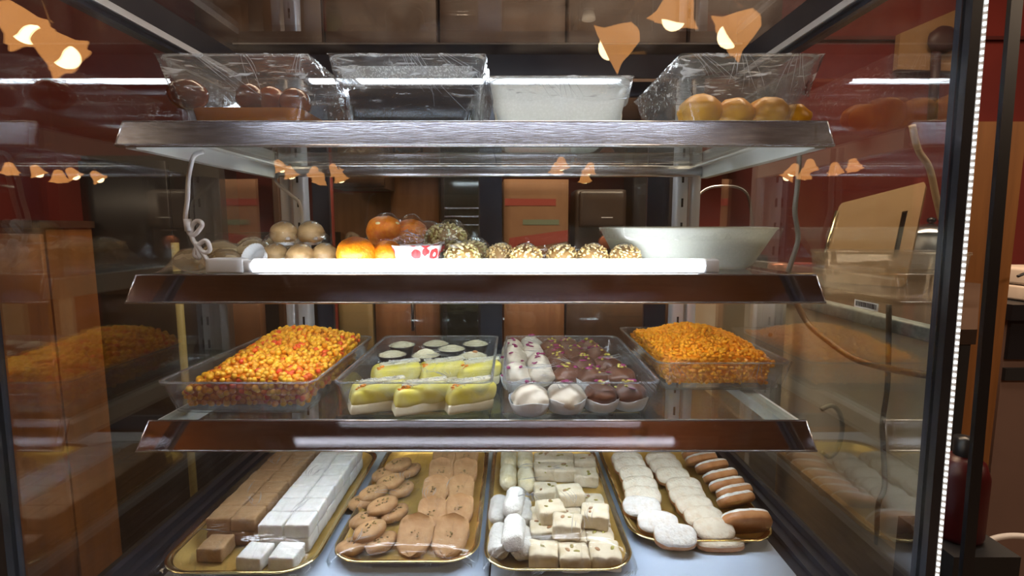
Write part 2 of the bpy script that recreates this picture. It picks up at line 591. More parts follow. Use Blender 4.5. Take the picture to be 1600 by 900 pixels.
M_jamun_red = mat('red_brown_dough_ball', (0.30, 0.07, 0.018), 0.18, col2=(0.22, 0.045, 0.012), scale=40, coat=0.5)
M_syrup = mat('amber_syrup', (0.40, 0.11, 0.008), 0.08, coat=0.5)
M_darksauce = mat('dark_syrup', (0.018, 0.012, 0.014), 0.12, coat=0.3)
M_darkball = mat('dark_syrupy_ball', (0.022, 0.014, 0.013), 0.2, coat=0.3)
M_rasgulla = mat('white_cheese_ball', (0.78, 0.74, 0.60), 0.5, bump=0.15, bscale=120)
M_orangeball = mat('golden_dough_ball', (0.84, 0.38, 0.012), 0.35, col2=(0.76, 0.31, 0.008), scale=50)
M_laddu = mat('orange_laddu', (0.74, 0.17, 0.003), 0.4, col2=(0.80, 0.25, 0.006), scale=180, bump=0.7, bscale=240)
M_laddu_tan = mat('tan_laddu', (0.36, 0.22, 0.09), 0.4, col2=(0.44, 0.28, 0.13), scale=120, bump=0.4, bscale=200)
M_beige = mat('beige_flour_ball', (0.50, 0.41, 0.26), 0.6, col2=(0.44, 0.35, 0.21), scale=50, bump=0.2, bscale=120)
M_nutgold = mat('gold_chopped_nuts', (0.62, 0.40, 0.13), 0.4, col2=(0.80, 0.66, 0.38), scale=90, island=1, lo=0.1, hi=0.9)
M_nutcore = mat('nut_ball_core', (0.34, 0.19, 0.06), 0.5)
M_nutgreen = mat('pistachio_slivers', (0.52, 0.45, 0.15), 0.45, col2=(0.80, 0.68, 0.40), scale=90, island=1, lo=0.1, hi=0.9)
M_milk = mat('milky_cream', (0.64, 0.62, 0.50), 0.4)
M_card = mat('brown_cardboard', (0.22, 0.115, 0.058), 0.8, col2=(0.19, 0.095, 0.048), scale=12)
M_redprint = mat('red_print', (0.24, 0.035, 0.025), 0.7)
M_green_reflection = mat('green_reflection', (0.12, 0.15, 0.10), 0.7)
M_cord = mat('white_cord', (0.74, 0.72, 0.72), 0.45)
M_cord_grey = mat('grey_cord', (0.30, 0.28, 0.25), 0.5)
M_cord_dark = mat('dark_cable', (0.05, 0.045, 0.04), 0.5)
M_cord_brown = mat('brown_cable', (0.13, 0.08, 0.04), 0.5)
M_cord_tan = mat('tan_cord', (0.52, 0.38, 0.22), 0.5)
M_stone = mat('grey_speckled_stone', (0.30, 0.36, 0.35), 0.45, col2=(0.18, 0.22, 0.215), scale=90)
M_counter_top = mat('dark_counter_top', (0.06, 0.042, 0.034), 0.25)
M_beige_panel = mat('beige_counter_panel', (0.74, 0.69, 0.57), 0.6, col2=(0.66, 0.54, 0.36), scale=4)
M_board = mat('cutting_board', (0.31, 0.19, 0.075), 0.5, col2=(0.28, 0.17, 0.065), scale=6)
M_copper = mat('copper_dial', (0.36, 0.12, 0.06), 0.3, 0.5)
M_pinkbrown = mat('pinkish_brown_cabinet', (0.20, 0.125, 0.10), 0.6, col2=(0.17, 0.105, 0.085), scale=3)
M_white_box = mat('white_cartons', (0.62, 0.52, 0.44), 0.6)
M_red_plastic = mat('red_plastic', (0.06, 0.004, 0.005), 0.35)
M_green_leaf = mat('green_leafy', (0.06, 0.07, 0.015), 0.6)
M_tan_poster = mat('tan_poster', (0.36, 0.19, 0.075), 0.6)
M_lamp_shade = emit('glowing_amber_shade', (1.0, 0.42, 0.12), LAMP_S * 0.55)
M_lamp_bulb = emit('warm_bulb', (1.0, 0.72, 0.36), LAMP_S * 3.0)
M_brass = mat('dark_brass', (0.30, 0.19, 0.08), 0.35, 0.9)
M_ink = mat('black_ink', (0.01, 0.01, 0.01), 0.6)
M_jar = clear('clear_box_plastic', (0.9, 0.88, 0.84), rough=0.08, gain=1.2, haze=0.10, bump=0.3, bscale=20, streak=0.2, haze_col=(0.75, 0.66, 0.55))


def flower_paper():
    m, nt, out = _nt('paper_with_red_flowers')
    N, L = nt.nodes, nt.links
    b = N.new('ShaderNodeBsdfPrincipled')
    b.inputs['Roughness'].default_value = 0.7
    L.new(b.outputs[0], out.inputs[0])
    tc = N.new('ShaderNodeTexCoord')
    vo = N.new('ShaderNodeTexVoronoi')
    vo.inputs['Scale'].default_value = 50
    vo.inputs['Randomness'].default_value = 0.35
    L.new(tc.outputs['Object'], vo.inputs['Vector'])
    rp = N.new('ShaderNodeValToRGB')
    cr = rp.color_ramp
    cr.interpolation = 'CONSTANT'
    cr.elements[0].position = 0.0
    cr.elements[0].color = (0.85, 0.7, 0.72, 1)
    cr.elements[1].position = 0.17
    cr.elements[1].color = (0.78, 0.04, 0.045, 1)
    e = cr.elements.new(0.46)
    e.color = (0.84, 0.78, 0.82, 1)
    L.new(vo.outputs['Distance'], rp.inputs['Fac'])
    L.new(rp.outputs[0], b.inputs['Base Color'])
    return m


M_flower_paper = flower_paper()

# ------------------------------------------------------------------ the room (setting)
def struct(name, x0, x1, y0, y1, z0, z1, m):
    return tag(MB().box(x0, x1, y0, y1, z0, z1).build(name, m), kind='structure')


struct('floor', -6.2, 6.2, -6.0, 2.75, -0.05, 0.0, M_floor)
struct('ceiling', -6.2, 6.2, -6.0, 2.75, 2.95, 3.0, M_ceil)
struct('wall_back', -6.2, 6.2, 2.6, 2.7, 0.0, 2.95, M_red)
struct('wall_left', -6.25, -6.15, -6.0, 2.7, 0.0, 2.95, M_red)
struct('wall_right', 6.15, 6.25, -6.0, 2.7, 0.0, 2.95, M_red)
struct('wall_front', -6.2, 6.2, -6.05, -5.95, 0.0, 2.95, M_plaster)

# ------------------------------------------------------------------ display case
GL, GR = -0.549, 0.453            # inner faces of the side glass
XC = -0.047
ZB = 0.893                        # deck
ZT = 1.695                        # top glass
YB = 1.125                        # back doors


LEAN = 0.02                       # the front leans back a little


def yf(z):
    return 0.535 + LEAN * (z - CZ)


case = empty('display_case', (XC, 0.83, 0), 0,
             'glass display case with black frame standing in the shop, full of sweets', 'display case')


def cpart(mb, name, m, label=None):
    o = mb.build(name, m)
    o.parent = case
    o.matrix_parent_inverse = Matrix.Translation((-XC, -0.83, 0))
    if label:
        o['label'] = label
    return o


cpart(MB().box(GL - 0.03, GR + 0.03, 0.47, 1.17, 0.0, 0.868), 'plinth', M_black_matte)
cpart(MB().bevbox(-0.462, -0.0315, 0.49, 1.11, 0.874, ZB, 0.003, 4), 'deck_panel', M_deck)
cpart(MB().bevbox(-0.0285, 0.378, 0.49, 1.11, 0.874, ZB, 0.003, 4), 'deck_panel', M_deck)
for (xa, xb, sg) in ((0.380, GR, 1), (GL, -0.464, -1)):
    b = MB()
    b.box(xa, xb, 0.50, 1.12, 0.868, 0.886)
    xm = xa + 0.03 if sg > 0 else xb - 0.03
    for k in range(3):
        xx = (xa + 0.022 + k * 0.022) if sg > 0 else (xb - 0.022 - k * 0.022)
        b.box(xx - 0.004, xx + 0.004, 0.50, 1.12, 0.886, 0.893 + 0.002 * k)
    cpart(b, 'side_sill', M_black_frame)


def leaning(x0, x1, d0, d1, z0, z1):
    """upright bar that follows the lean of the front glass"""
    b = MB()
    vs = []
    for z in (z0, z1):
        y = yf(z)
        vs += [(x0, y + d0, z), (x1, y + d0, z), (x1, y + d1, z), (x0, y + d1, z)]
    b.add(vs, [(3, 2, 1, 0), (4, 5, 6, 7), (0, 1, 5, 4), (1, 2, 6, 5), (2, 3, 7, 6), (3, 0, 4, 7)])
    return b


for (xa, xb, sg) in ((GR - 0.001, GR + 0.0095, 1), (-0.566, -0.5515, -1)):
    p = cpart(leaning(xa, xb, -0.008, 0.012, 0.868, 1.72), 'front_post', M_black_frame)
    xo0, xo1 = (xb, xb + 0.006) if sg > 0 else (xa - 0.006, xa)
    st = leaning(xo0, xo1, -0.007, 0.004, 0.868, 1.72).build('led_strip', M_white_plastic, p)
    ch = MB()
    z = 0.875
    while z < 1.715:
        ch.box(xo0 + 0.0018, xo1 - 0.0018, yf(z) - 0.0086, yf(z) - 0.0070, z, z + 0.0032)
        z += 0.0068
    co = ch.build('led_diodes', M_led_chip, p)
    co['kind'] = 'stuff'
cpart(leaning(-0.5515, GR - 0.001, 0.0, 0.005, 0.868, 1.70), 'front_glass', M_glass_front)
for (xa, xb) in ((GR, GR + 0.006), (GL - 0.006, GL)):
    b = MB()
    vs = []
    for x in (xa, xb):
        vs += [(x, yf(0.87) + 0.012, 0.87), (x, YB, 0.87), (x, YB, 1.66), (x, yf(1.66) + 0.012, 1.66)]
    b.add(vs, [(0, 1, 2, 3), (7, 6, 5, 4), (0, 4, 5, 1), (1, 5, 6, 2), (2, 6, 7, 3), (3, 7, 4, 0)])
    cpart(b, 'side_glass', M_glass_side)
cpart(MB().box(GL, GR, 0.586, 1.0555, ZT - 0.006, ZT), 'top_glass', M_glass_top)
b = MB(); b.box(GL - 0.015, GR + 0.015, 1.056, 1.061, 1.645, 1.712); b.box(GL - 0.015, GR + 0.015, 1.061, 1.105, 1.668, 1.712)  # thin front lip added to keep tube glare off the top glass
rb = cpart(b, 'rear_top_beam', M_black_frame)
MB().box(GL, GR, 1.0545, 1.056, 1.708, 1.711).build('edge_trim', M_alu, rb)
for (xa, xb, sg) in ((GR - 0.010, GR + 0.022, -1), (GL - 0.022, GL + 0.010, 1)):
    b = MB()
    b.box(xa, xb, yf(1.7), 1.0555, 1.638, 1.69)
    b.box(xa + 0.006, xb - 0.006, yf(1.7), 1.0555, 1.632, 1.638)
    t = cpart(b, 'side_top_beam', M_black_frame)
    xe = xb if sg > 0 else xa
    MB().box(min(xe, xe + sg * 0.003), max(xe, xe + sg * 0.003), yf(1.7) + 0.01, 1.056, 1.640, 1.650).build('edge_trim', M_alu, t)
cpart(MB().box(GL - 0.015, GR + 0.015, 0.545, 0.585, 1.689, 1.72), 'front_top_beam', M_black_frame)
# aluminium shelf uprights at the back corners, each a slotted double channel
for (x0, sg) in ((-0.433, -1), (0.342, 1)):
    b = MB()
    b.bevbox(min(x0, x0 + sg * 0.026), max(x0, x0 + sg * 0.026), 1.082, 1.112, ZB, 1.655, 0.004, 4)
    xs = x0 + sg * 0.034
    b.bevbox(min(xs, xs + sg * 0.020), max(xs, xs + sg * 0.020), 1.088, 1.112, ZB, 1.655, 0.004, 4)
    up = cpart(b, 'shelf_upright', M_alu)
    sl = MB()
    for k in range(14):
        zz = ZB + 0.05 + k * 0.05
        xq = x0 + sg * 0.013
        sl.box(xq - 0.002, xq + 0.002, 1.0805, 1.083, zz, zz + 0.018)
    so = sl.build('slots', M_black, up)
    so['kind'] = 'stuff'
# sliding back doors
for (xa, xb, yy) in ((-0.433, -0.022, 1.125), (-0.070, 0.345, 1.138)):
    d = MB().box(xa + 0.034, xb - 0.046, yy + 0.003, yy + 0.008, ZB + 0.03, 1.63)
    d = cpart(d, 'sliding_door', M_glass)
    MB().box(xa, xa + 0.036, yy, yy + 0.011, ZB, 1.66).build('door_stile', M_black_frame, d)
    MB().box(xb - 0.048, xb, yy, yy + 0.011, ZB, 1.66).build('door_stile', M_black_frame, d)
    MB().box(xa + 0.036, xb - 0.048, yy, yy + 0.011, 1.63, 1.66).build('door_rail', M_black_frame, d)
    MB().box(xa + 0.036, xb - 0.048, yy, yy + 0.011, ZB, ZB + 0.03).build('door_rail', M_black_frame, d)

# ------------------------------------------------------------------ shelves
SH = {1: 1.4837, 2: 1.2882, 3: 1.0894}
SHINFO = {1: (0.0107, 0.0315, 1.078, 'top glass shelf with chrome front strip carrying four clear tubs'),
          2: (0.0160, 0.0350, 1.078, 'middle glass shelf with chrome front strip below the lit tube'),
          3: (0.0200, 0.0345, 1.080, 'lowest glass shelf with chrome front strip carrying trays of orange sweets')}
for n in (1, 2, 3):
    fw, dr, yb, lab = SHINFO[n]
    z = SH[n]
    s = empty('glass_shelf', (XC, 0.67, z), 0, lab, 'shelf', 'three glass shelves of the display case')

    def sp(mb, name, m):
        o = mb.build(name, m, s)
        o.matrix_parent_inverse = Matrix.Translation((-XC, -0.67, -z))
        return o
    sp(MB().box(XC - 0.436, -0.0315, 0.672, yb, z - 0.006, z), 'glass_pane', M_glass_shelf)
    sp(MB().box(-0.0300, XC + 0.436, 0.672, yb, z - 0.006, z), 'glass_pane', M_glass_shelf)
    # slanted chrome strip, bottom edge towards the viewer
    r = MB()
    y0, y1 = 0.670, 0.670 - fw
    prof = [(y0 + 0.004, z - 0.0010), (y0, z), (y1, z - dr), (y1 + 0.004, z - dr - 0.0012)]
    vs = []
    W = [(XC - 0.447, XC + 0.447), (XC - 0.447, XC + 0.447), (XC - 0.452, XC + 0.452), (XC - 0.452, XC + 0.452)]
    for (yy, zz), (a, c2) in zip(prof, W):
        vs += [(a, yy, zz), (c2, yy, zz)]
    r.add(vs, [(0, 2, 3, 1)[::-1], (2, 4, 5, 3)[::-1], (4, 6, 7, 5)[::-1], (0, 1, 7, 6)[::-1], (0, 6, 4, 2)[::-1], (1, 3, 5, 7)[::-1]])
    ro = sp(r, 'price_rail', M_rail_top if n == 1 else M_rail)
    MB().tube([(XC - 0.447, y0 + 0.0006, z + 0.0004), (XC + 0.447, y0 + 0.0006, z + 0.0004)], 0.0013, 6).build('rail_lip', M_lip, ro)
    lo = MB()
    lo.tube([(XC - 0.452, y1 - 0.0003, z - dr + 0.001), (XC + 0.452, y1 - 0.0003, z - dr + 0.001)], 0.0015, 6)
    lo.tube([(XC - 0.447, y0, z), (XC - 0.452, y1, z - dr)], 0.0009, 6)
    lo.tube([(XC + 0.447, y0, z), (XC + 0.452, y1, z - dr)], 0.0009, 6)
    lo.build('rail_lip', M_lip, ro)
    for sg in (-1, 1):
        xe = XC + sg * 0.450
        xi = XC + sg * 0.436
        c_ = MB()
        c_.box(min(xe, xi), max(xe, xi), 0.675, yb, z - 0.0325, z - 0.0065)
        c_.box(min(xi, xi - sg * 0.012), max(xi, xi - sg * 0.012), 0.675, yb, z - 0.0095, z - 0.0065)
        sp(c_, 'side_channel', M_white_metal)
    sp(MB().bevbox(XC - 0.436, XC + 0.436, yb - 0.016, yb, z - 0.031, z - 0.007, 0.005, 5), 'rear_bar', M_steel)

# ------------------------------------------------------------------ LED tubes
def led_tube(name, x0, x1, y, z, r, label, connector=True, op=0):
    t = empty(name, ((x0 + x1) / 2, y, z), 0, label, 'light', 'cold white LED tubes of the case')
    cx = (x0 + x1) / 2
    xa = x0 + (0.062 if connector else 0.012)
    b = MB(); b.tube([(xa - cx, 0, 0), (x1 - 0.02 - cx, 0, 0)], r, 14)
    b.build('tube', M_led if z > 1.15 else M_led_low, t)
    MB().bevbox(x1 - 0.021 - cx, x1 - cx, -r, r, -r, r, 0.003, 4).build('end_cap', M_white_plastic, t)
    if connector:
        MB().box(x0 - cx, x1 - cx, -r * 0.8, r * 0.9, -r * 1.15, -r * 0.85).build('base_strip', M_alu, t)
    else:
        h_ = MB(); h_.box(x0 - cx, x1 - cx, -r * 1.5, r * 1.5, r * 1.02, r * 1.3)
        for sg in (-1, 1):
            h_.box(x0 - cx, x1 - cx, min(sg * r * 1.25, sg * r * 1.5), max(sg * r * 1.25, sg * r * 1.5), -r * (0.0 if sg == op or op == 0 else 0.95), r * 1.02)
        h_.build('housing', M_alu, t)
    if connector:
        c_ = MB()
        c_.bevbox(x0 - cx, xa - 0.012 - cx, -r * 1.1, r * 1.1, -r * 1.1, r * 1.15, 0.003, 4)
        c_.bevbox(xa - 0.013 - cx, xa + 0.001 - cx, -r * 0.8, r * 0.8, -r * 0.8, r * 0.8, 0.003, 4)
        c_.build('connector', M_white_plastic, t)
    else:
        MB().bevbox(x0 - cx, xa - cx, -r, r, -r, r, 0.003, 4).build('end_cap', M_white_plastic, t)
    return t


tube2 = led_tube('led_tube', -0.410, 0.278, 0.692, SH[2] + 0.0108, 0.0094, 'glowing white LED tube lying along the front of the middle shelf')
led_tube('led_tube', -0.42, 0.24, 1.080, 1.6515, 0.0095, 'glowing white LED tube under the rear top beam behind the tubs', False, -1)
led_tube('led_tube', -0.44, 0.34, 0.695, SH[2] - 0.020, 0.007, 'LED tube hidden under the middle shelf behind its front strip', False)
led_tube('led_tube', -0.44, 0.34, 0.695, SH[3] - 0.020, 0.007, 'LED tube hidden under the lowest shelf behind its front strip', False)
led_tube('led_tube', -0.44, 0.34, 0.566, 1.676, 0.009, 'LED tube under the front top beam, above the tubs', False, 1)

# cord with a plug hanging from the top shelf to the tube
def smooth_path(pts, n=6):
    pts = [Vector(p) for p in pts]
    out = []
    for i in range(len(pts) - 1):
        p0, p1, p2, p3 = pts[max(i - 1, 0)], pts[i], pts[i + 1], pts[min(i + 2, len(pts) - 1)]
        for k in range(n):
            t = k / n
            out.append(0.5 * ((2 * p1) + (-p0 + p2) * t + (2 * p0 - 5 * p1 + 4 * p2 - p3) * t * t + (-p0 + 3 * p1 - 3 * p2 + p3) * t ** 3))
    out.append(pts[-1])
    return out


def cord(name, pix, Y, r, m, label, n=6, cat='cable', ys=None):
    pts = [P(a, b_, (ys[i] if ys else Y)) for i, (a, b_) in enumerate(pix)]
    o0 = pts[0].copy()
    o = MB().tube([q - o0 for q in smooth_path(pts, n)], r, 8).build(name, m, None, o0)
    return tag(o, label, cat)


c1 = cord('power_cable', [(318, 237), (303, 244), (295, 275), (293, 310), (290, 345), (300, 368), (316, 352), (308, 345), (299, 356), (302, 376),
                         (318, 394), (328, 390), (322, 376), (309, 384), (304, 398), (312, 402), (306, 380), (325, 408)], 0.70, 0.0030, M_cord,
          'white cord looped and knotted, hanging from the top shelf to the lit tube')
pp = P(293, 347, 0.70) - c1.location
MB().tube([pp + Vector((0, 0, 0.004)), pp + Vector((0.001, 0, -0.012))], 0.0052, 8).build('cord_sleeve', M_white_plastic, c1)
cord('power_cable', [(452, 243), (435, 250), (425, 262), (432, 285), (455, 305), (468, 318), (472, 345), (470, 385)], 1.07, 0.0032, M_cord,
     'thin white cord curling beside the left aluminium upright')
cord('power_cable', [(1250, 232), (1246, 290), (1242, 330), (1247, 372), (1238, 405), (1230, 428)], 0.78, 0.0036, M_cord_grey,
     'grey cord hanging straight from the top shelf to the middle shelf')

# ------------------------------------------------------------------ clear tubs and trays
def tub_part_loops(w, d, h, ins, r, th):
    o = []
    def L(i, z):
        return rrect(-w / 2 + i, w / 2 - i, i, d - i, max(r - i * 0.4, 0.004), z, 5)
    o = [L(ins + 0.006, 0.0), L(ins, 0.004), L(ins * 0.55, h * 0.5), L(0.0015, h - 0.004), L(-0.0012, h - 0.003), L(-0.0012, h), L(th, h), L(th + 0.0015, h - 0.006), L(ins * 0.55 + th, h * 0.5), L(ins + th, 0.0065), L(ins + 0.008, 0.003)]
    return o


def make_tub(name, x0, x1, y0, d, z, h, ins, label, cat, m=None, rz=0.0, film=True, fm=None, group=None, sag=0.004, drape=0.0, r=0.022):
    w_ = x1 - x0
    t = empty(name, ((x0 + x1) / 2, y0, z), rz, label, cat, group)
    b = MB()
    b.loft(tub_part_loops(w_, d, h, ins, r, 0.0022), 0, True, True, True)
    b.build('tub_wall', m or M_tub, t)
    rim = MB()
    lo = [rrect(-w_ / 2 - k, w_ / 2 + k, -k, d + k, r, h + dz, 5) for k, dz in ((-0.0024, 0.0), (0.0016, -0.0004), (0.0018, 0.0014), (-0.0022, 0.0014), (-0.0024, 0.0))]
    rim.loft(lo, 0, True)
    rim.build('rim', M_tub_rim, t)
    if film:
        film_sheet(t, w_, d, h + 0.0022, sag, fm or M_film, drape, ins)
    return t


def film_sheet(parent, w_, d, z, sag, m, drape=0.0, ins=0.0, bulge=None, seed=0, ridges=7):
    rnd = random.Random(int(w_ * 1e5) + int(z * 1e4) + seed)
    b = MB()
    nx, ny = 26, 30

    def fn(u, v):
        x, y = (u - 0.5) * (w_ + 0.004), -0.002 + v * (d + 0.004)
        e = min(u, 1 - u, v, 1 - v) * 2
        zz = z - sag * min(1, e * 2.2) + 0.0016 * mnoise.noise(Vector((x * 60, y * 25, z * 9 + seed))) * min(1, e * 5)
        if bulge:
            zz = max(zz, bulge(x, y))
        return (x, y, zz)
    b.grid(nx, ny, fn)
    if drape > 0:                # film folded down over the front and the sides
        path = [(-w_ / 2, d * 0.9)] + [(-w_ / 2 - 0.001, d * (0.9 - 0.1 * k)) for k in range(1, 9)] + [(-w_ / 2 - 0.001, -0.001)]
        path += [(-w_ / 2 + w_ * k / 14, -0.002) for k in range(1, 14)]
        path += [(w_ / 2 + 0.001, -0.001)] + [(w_ / 2 + 0.001, d * 0.1 * k) for k in range(1, 10)]
        n = len(path) - 1

        def fd(u, v):
            i = min(int(u * n), n - 1)
            f = u * n - i
            x = path[i][0] * (1 - f) + path[i + 1][0] * f
            y = path[i][1] * (1 - f) + path[i + 1][1] * f
            k = v * drape / max(z, 0.01) * ins
            cx, cy = 0, d / 2
            s = 1 + 0.0 * v
            q = Vector((x, y, 0))
            x -= math.copysign(min(abs(x), k), x) if abs(x) > w_ * 0.45 else 0
            y += k if y < 0.01 else 0
            o = 0.0022 * mnoise.noise(Vector((x * 90, y * 90, v * 2 + seed))) - 0.0015
            nx_, ny_ = (-1 if x < 0 else 1, 0) if y > 0.012 else (0, -1)
            edge = drape * (1 + 0.22 * mnoise.noise(Vector((u * 9, seed, 3))))
            return (x - nx_ * o, y - ny_ * o, z - v * edge)
        b.grid(60, 6, fd)
    fo = b.build('cling_film', m, parent)
    # fold lines that catch the light
    rg = MB()
    for k in range(ridges):
        cx_, cy_ = rnd.uniform(-0.38, 0.38) * w_, rnd.uniform(0.05, 0.7) * d
        a0 = rnd.choice((rnd.uniform(-0.4, 0.4), rnd.uniform(1.2, 1.9)))
        for m_ in range(rnd.randrange(2, 6)):
            a = a0 + rnd.uniform(-.12, .12) + 0.09 * m_
            l = rnd.uniform(0.012, 0.05)
            ox, oy = -sin(a0) * 0.004 * m_, cos(a0) * 0.004 * m_
            cv = rnd.uniform(-.18, .18)
            pts = []
            for q in range(6):
                s = q / 5 - 0.5
                xx = max(-w_ * 0.49, min(w_ * 0.49, cx_ + ox + cos(a) * l * s - sin(a) * l * cv * (s * s * 4 - 1)))
                yy = max(0.002, min(d * 0.98, cy_ + oy + sin(a) * l * s + cos(a) * l * cv * (s * s * 4 - 1)))
                p = fn(xx / (w_ + 0.004) + 0.5, (yy + 0.002) / (d + 0.004))
                pts.append((p[0], p[1], p[2] + 0.0004))
            rg.tube(pts, [0.0001, 0.00025, 0.0004, 0.0004, 0.00025, 0.0001], 4)
    if drape > 0:
        for k in range(3):
            cx_, a0 = rnd.uniform(-0.44, 0.44) * w_, rnd.uniform(-1.3, 1.3)
            for m_ in range(rnd.randrange(3, 7)):
                l = rnd.uniform(0.45, 1.0) * drape
                a = a0 + 0.16 * m_
                cv = rnd.uniform(-.25, .25)
                pts = []
                for q in range(6):
                    v = q / 5
                    xx = max(-w_ * 0.47, min(w_ * 0.47, cx_ + 0.003 * m_ + (a * v + cv * v * (1 - v) * 2) * l))
                    pts.append((xx, -0.0036 + v * l / max(z, .01) * ins, z - v * l))
                rg.tube(pts, [0.0001, 0.0003, 0.0004, 0.0003, 0.0002, 0.0001], 4)
    rg.build('film_folds', M_film_ridge, fo)['kind'] = 'stuff'
    return fo


def single(name, verts_faces, m, loc, rot=(0, 0, 0), label=None, cat=None, group=None, scale=None):
    b = MB(); b.add(verts_faces[0], verts_faces[1], 0, True)
    return tag(b.build(name, m, None, loc, rot, scale), label, cat, group)


# ---- top shelf
z1 = SH[1]
TUBG = 'clear tubs on the top shelf'
make_tub('clear_tub', -0.466, -0.268, 0.70, 0.27, z1, 0.090, 0.022, 'clear plastic tub of dark dough balls in amber syrup on top shelf', 'tub', fm=M_film_wall, drape=0.055, group=TUBG)
tub2_ = make_tub('clear_tub', -0.240, -0.036, 0.70, 0.27, z1, 0.090, 0.016, 'clear film-wrapped tub of near-black syrup on top shelf', 'tub', m=M_tub_cond, fm=M_film_wall, drape=0.07, group=TUBG)
cd_ = MB()
cd_.grid(20, 6, lambda u, v: ((u - 0.5) * 0.172, 0.0045 - v * 0.006 + 0.0006, 0.0535 + v * 0.023))
cd_.build('condensation', clear('water_droplets', (0.95, 0.97, 1.0), rough=0.2, gain=1.2, haze=0.34, specks=0.5, haze_col=(0.92, 0.97, 1.0)), tub2_)
make_tub('clear_tub', -0.030, 0.163, 0.715, 0.25, z1, 0.0665, 0.012, 'low frosty tub of white cheese balls on top shelf', 'tub', m=M_tub_frost, fm=M_film_wall, drape=0.03, group=TUBG, r=0.028)
make_tub('clear_tub', 0.222, 0.408, 0.70, 0.27, z1, 0.090, 0.024, 'clear film-wrapped tub of golden dough balls on top shelf', 'tub', fm=M_film_wall, drape=0.05, group=TUBG)
M_tubw = M_film_wall


def pool(name, x0, x1, y0, y1, z, h, m, label, cat, ins=0.0):
    cx, cy = (x0 + x1) / 2, y0
    b = MB()
    ww, dd = (x1 - x0) / 2, y1 - y0
    b.loft([rrect(-ww, ww, 0, dd, 0.018, 0.0), rrect(-ww - ins * .6, ww + ins * .6, -ins * .6, dd + ins * .6, 0.02, h * 0.6), rrect(-ww - ins, ww + ins, -ins, dd + ins, 0.02, h)], 0, True, True, False)
    nx = 24

    b2 = rrect(-ww - ins, ww + ins, -ins, dd + ins, 0.02, h)
    b.add(b2, [tuple(range(len(b2)))], 0, False)
    return tag(b.build(name, m, None, (cx, cy, z)), label, cat)


pool('amber_syrup', -0.440, -0.294, 0.726, 0.942, z1 + 0.0075, 0.022, M_syrup, 'shallow amber syrup in the tub of dark dough balls', 'syrup', 0.004)
pool('dark_syrup', -0.220, -0.056, 0.722, 0.948, z1 + 0.0075, 0.045, M_darksauce, 'near-black syrup filling half of a clear tub', 'syrup', 0.006)


def ball(name, m, x, y, z, r, label, cat, group, sc=(1, 1, 1), jit=0.05, seed=1, sub=3, rz=0.0):
    b = MB(); b.ico((0, 0, 0), r, sub, sc, 0, jit, seed)
    return tag(b.build(name, m, None, (x, y, z), (0, 0, rz)), label, cat, group)


JG = 'dark dough balls in amber syrup'
q = P(293, 148, 0.745); ball('dough_ball', M_jamun, q.x, q.y, q.z, 0.0215, 'largest dark maroon dough ball, alone at one end of the syrup tub', 'sweet', JG, (1.30, 1, 0.98), seed=2)
for i, (a, c2, Y, r, m, lab) in enumerate(((392, 153, 0.76, 0.0205, M_jamun, 'dark dough ball in syrup, leftmost of the touching three'),
                                           (424, 157, 0.772, 0.0210, M_jamun_red, 'reddish dough ball in syrup, middle of the touching three'),
                                           (461, 161, 0.752, 0.0215, M_jamun_red, 'reddish dough ball in syrup, rightmost of the touching three'))):
    q = P(a, c2, Y); ball('dough_ball', m, q.x, q.y, q.z, r, lab, 'sweet', JG, (1.0, 1, 0.95), seed=4 + i)
for i, (dx, dy, lab) in enumerate(((-0.115, 0.80, 'dark ball showing above the near-black syrup, left one'), (-0.075, 0.80, 'dark ball showing above the near-black syrup, right one'))):
    ball('dark_ball', M_darkball, dx, dy, z1 + 0.046, 0.020, lab, 'sweet', 'dark balls in near-black syrup', (1.2, 1, 0.85), seed=9 + i)
for i, a in enumerate((799, 848, 899, 946)):
    q = P(a, 183, 0.76)
    ball('white_cheese_ball', M_rasgulla, q.x, q.y, z1 + 0.0250, 0.0232, 'white cheese ball in the frosty tub, %s from its left end' % ORD[i], 'sweet', 'white cheese balls in the front of the frosty tub', (1.02, 1, 0.8), seed=20 + i)
for i, (a, c2, Y, r) in enumerate(((1092, 184, 0.765, 0.030), (1146, 182, 0.765, 0.027), (1198, 184, 0.765, 0.028), (1240, 187, 0.762, 0.022))):
    q = P(a, c2, Y)
    ball('golden_ball', M_orangeball, q.x, q.y, z1 + r * 0.86 + 0.005, r, 'golden dough ball in the tall tub, %s from its left end' % ORD[i], 'sweet', 'golden dough balls in the clear tub', (1.05, 1, 0.86), jit=0.12, seed=30 + i)

# ---- middle shelf
z2 = SH[2]


def film_cover(parent, pts, name='cling_film', m=None, n=28, lift=0.004, seed=0, zbase=0.0, skirt=0.014):
    """film draped over a set of lumps: pts = (x, y, r, top) in the parent's frame"""
    x0 = min(p[0] - p[2] for p in pts) - skirt; x1 = max(p[0] + p[2] for p in pts) + skirt
    y0 = min(p[1] - p[2] for p in pts) - skirt; y1 = max(p[1] + p[2] for p in pts) + skirt

    def fn(u, v):
        x, y = x0 + (x1 - x0) * u, y0 + (y1 - y0) * v
        z = 0
        for (a, b_, r, t) in pts:
            dd = math.hypot(x - a, y - b_) / (r * 1.12)
            k = max(0, 1 - dd ** 2.4) ** 0.6 if dd < 1 else 0
            k = max(k, max(0, 1.0 - (dd - 0.55) * 0.95) * 0.72 if dd > 0.55 else 0)
            z = max(z, t * k)
        z += 0.0022 * mnoise.noise(Vector((x * 70 + seed, y * 70, seed)))
        return (x, y, max(0.001, z + lift * min(1, z * 60)) + zbase)
    b = MB(); b.grid(n, n, fn)
    return b.build(name, m or M_film_wall, parent)


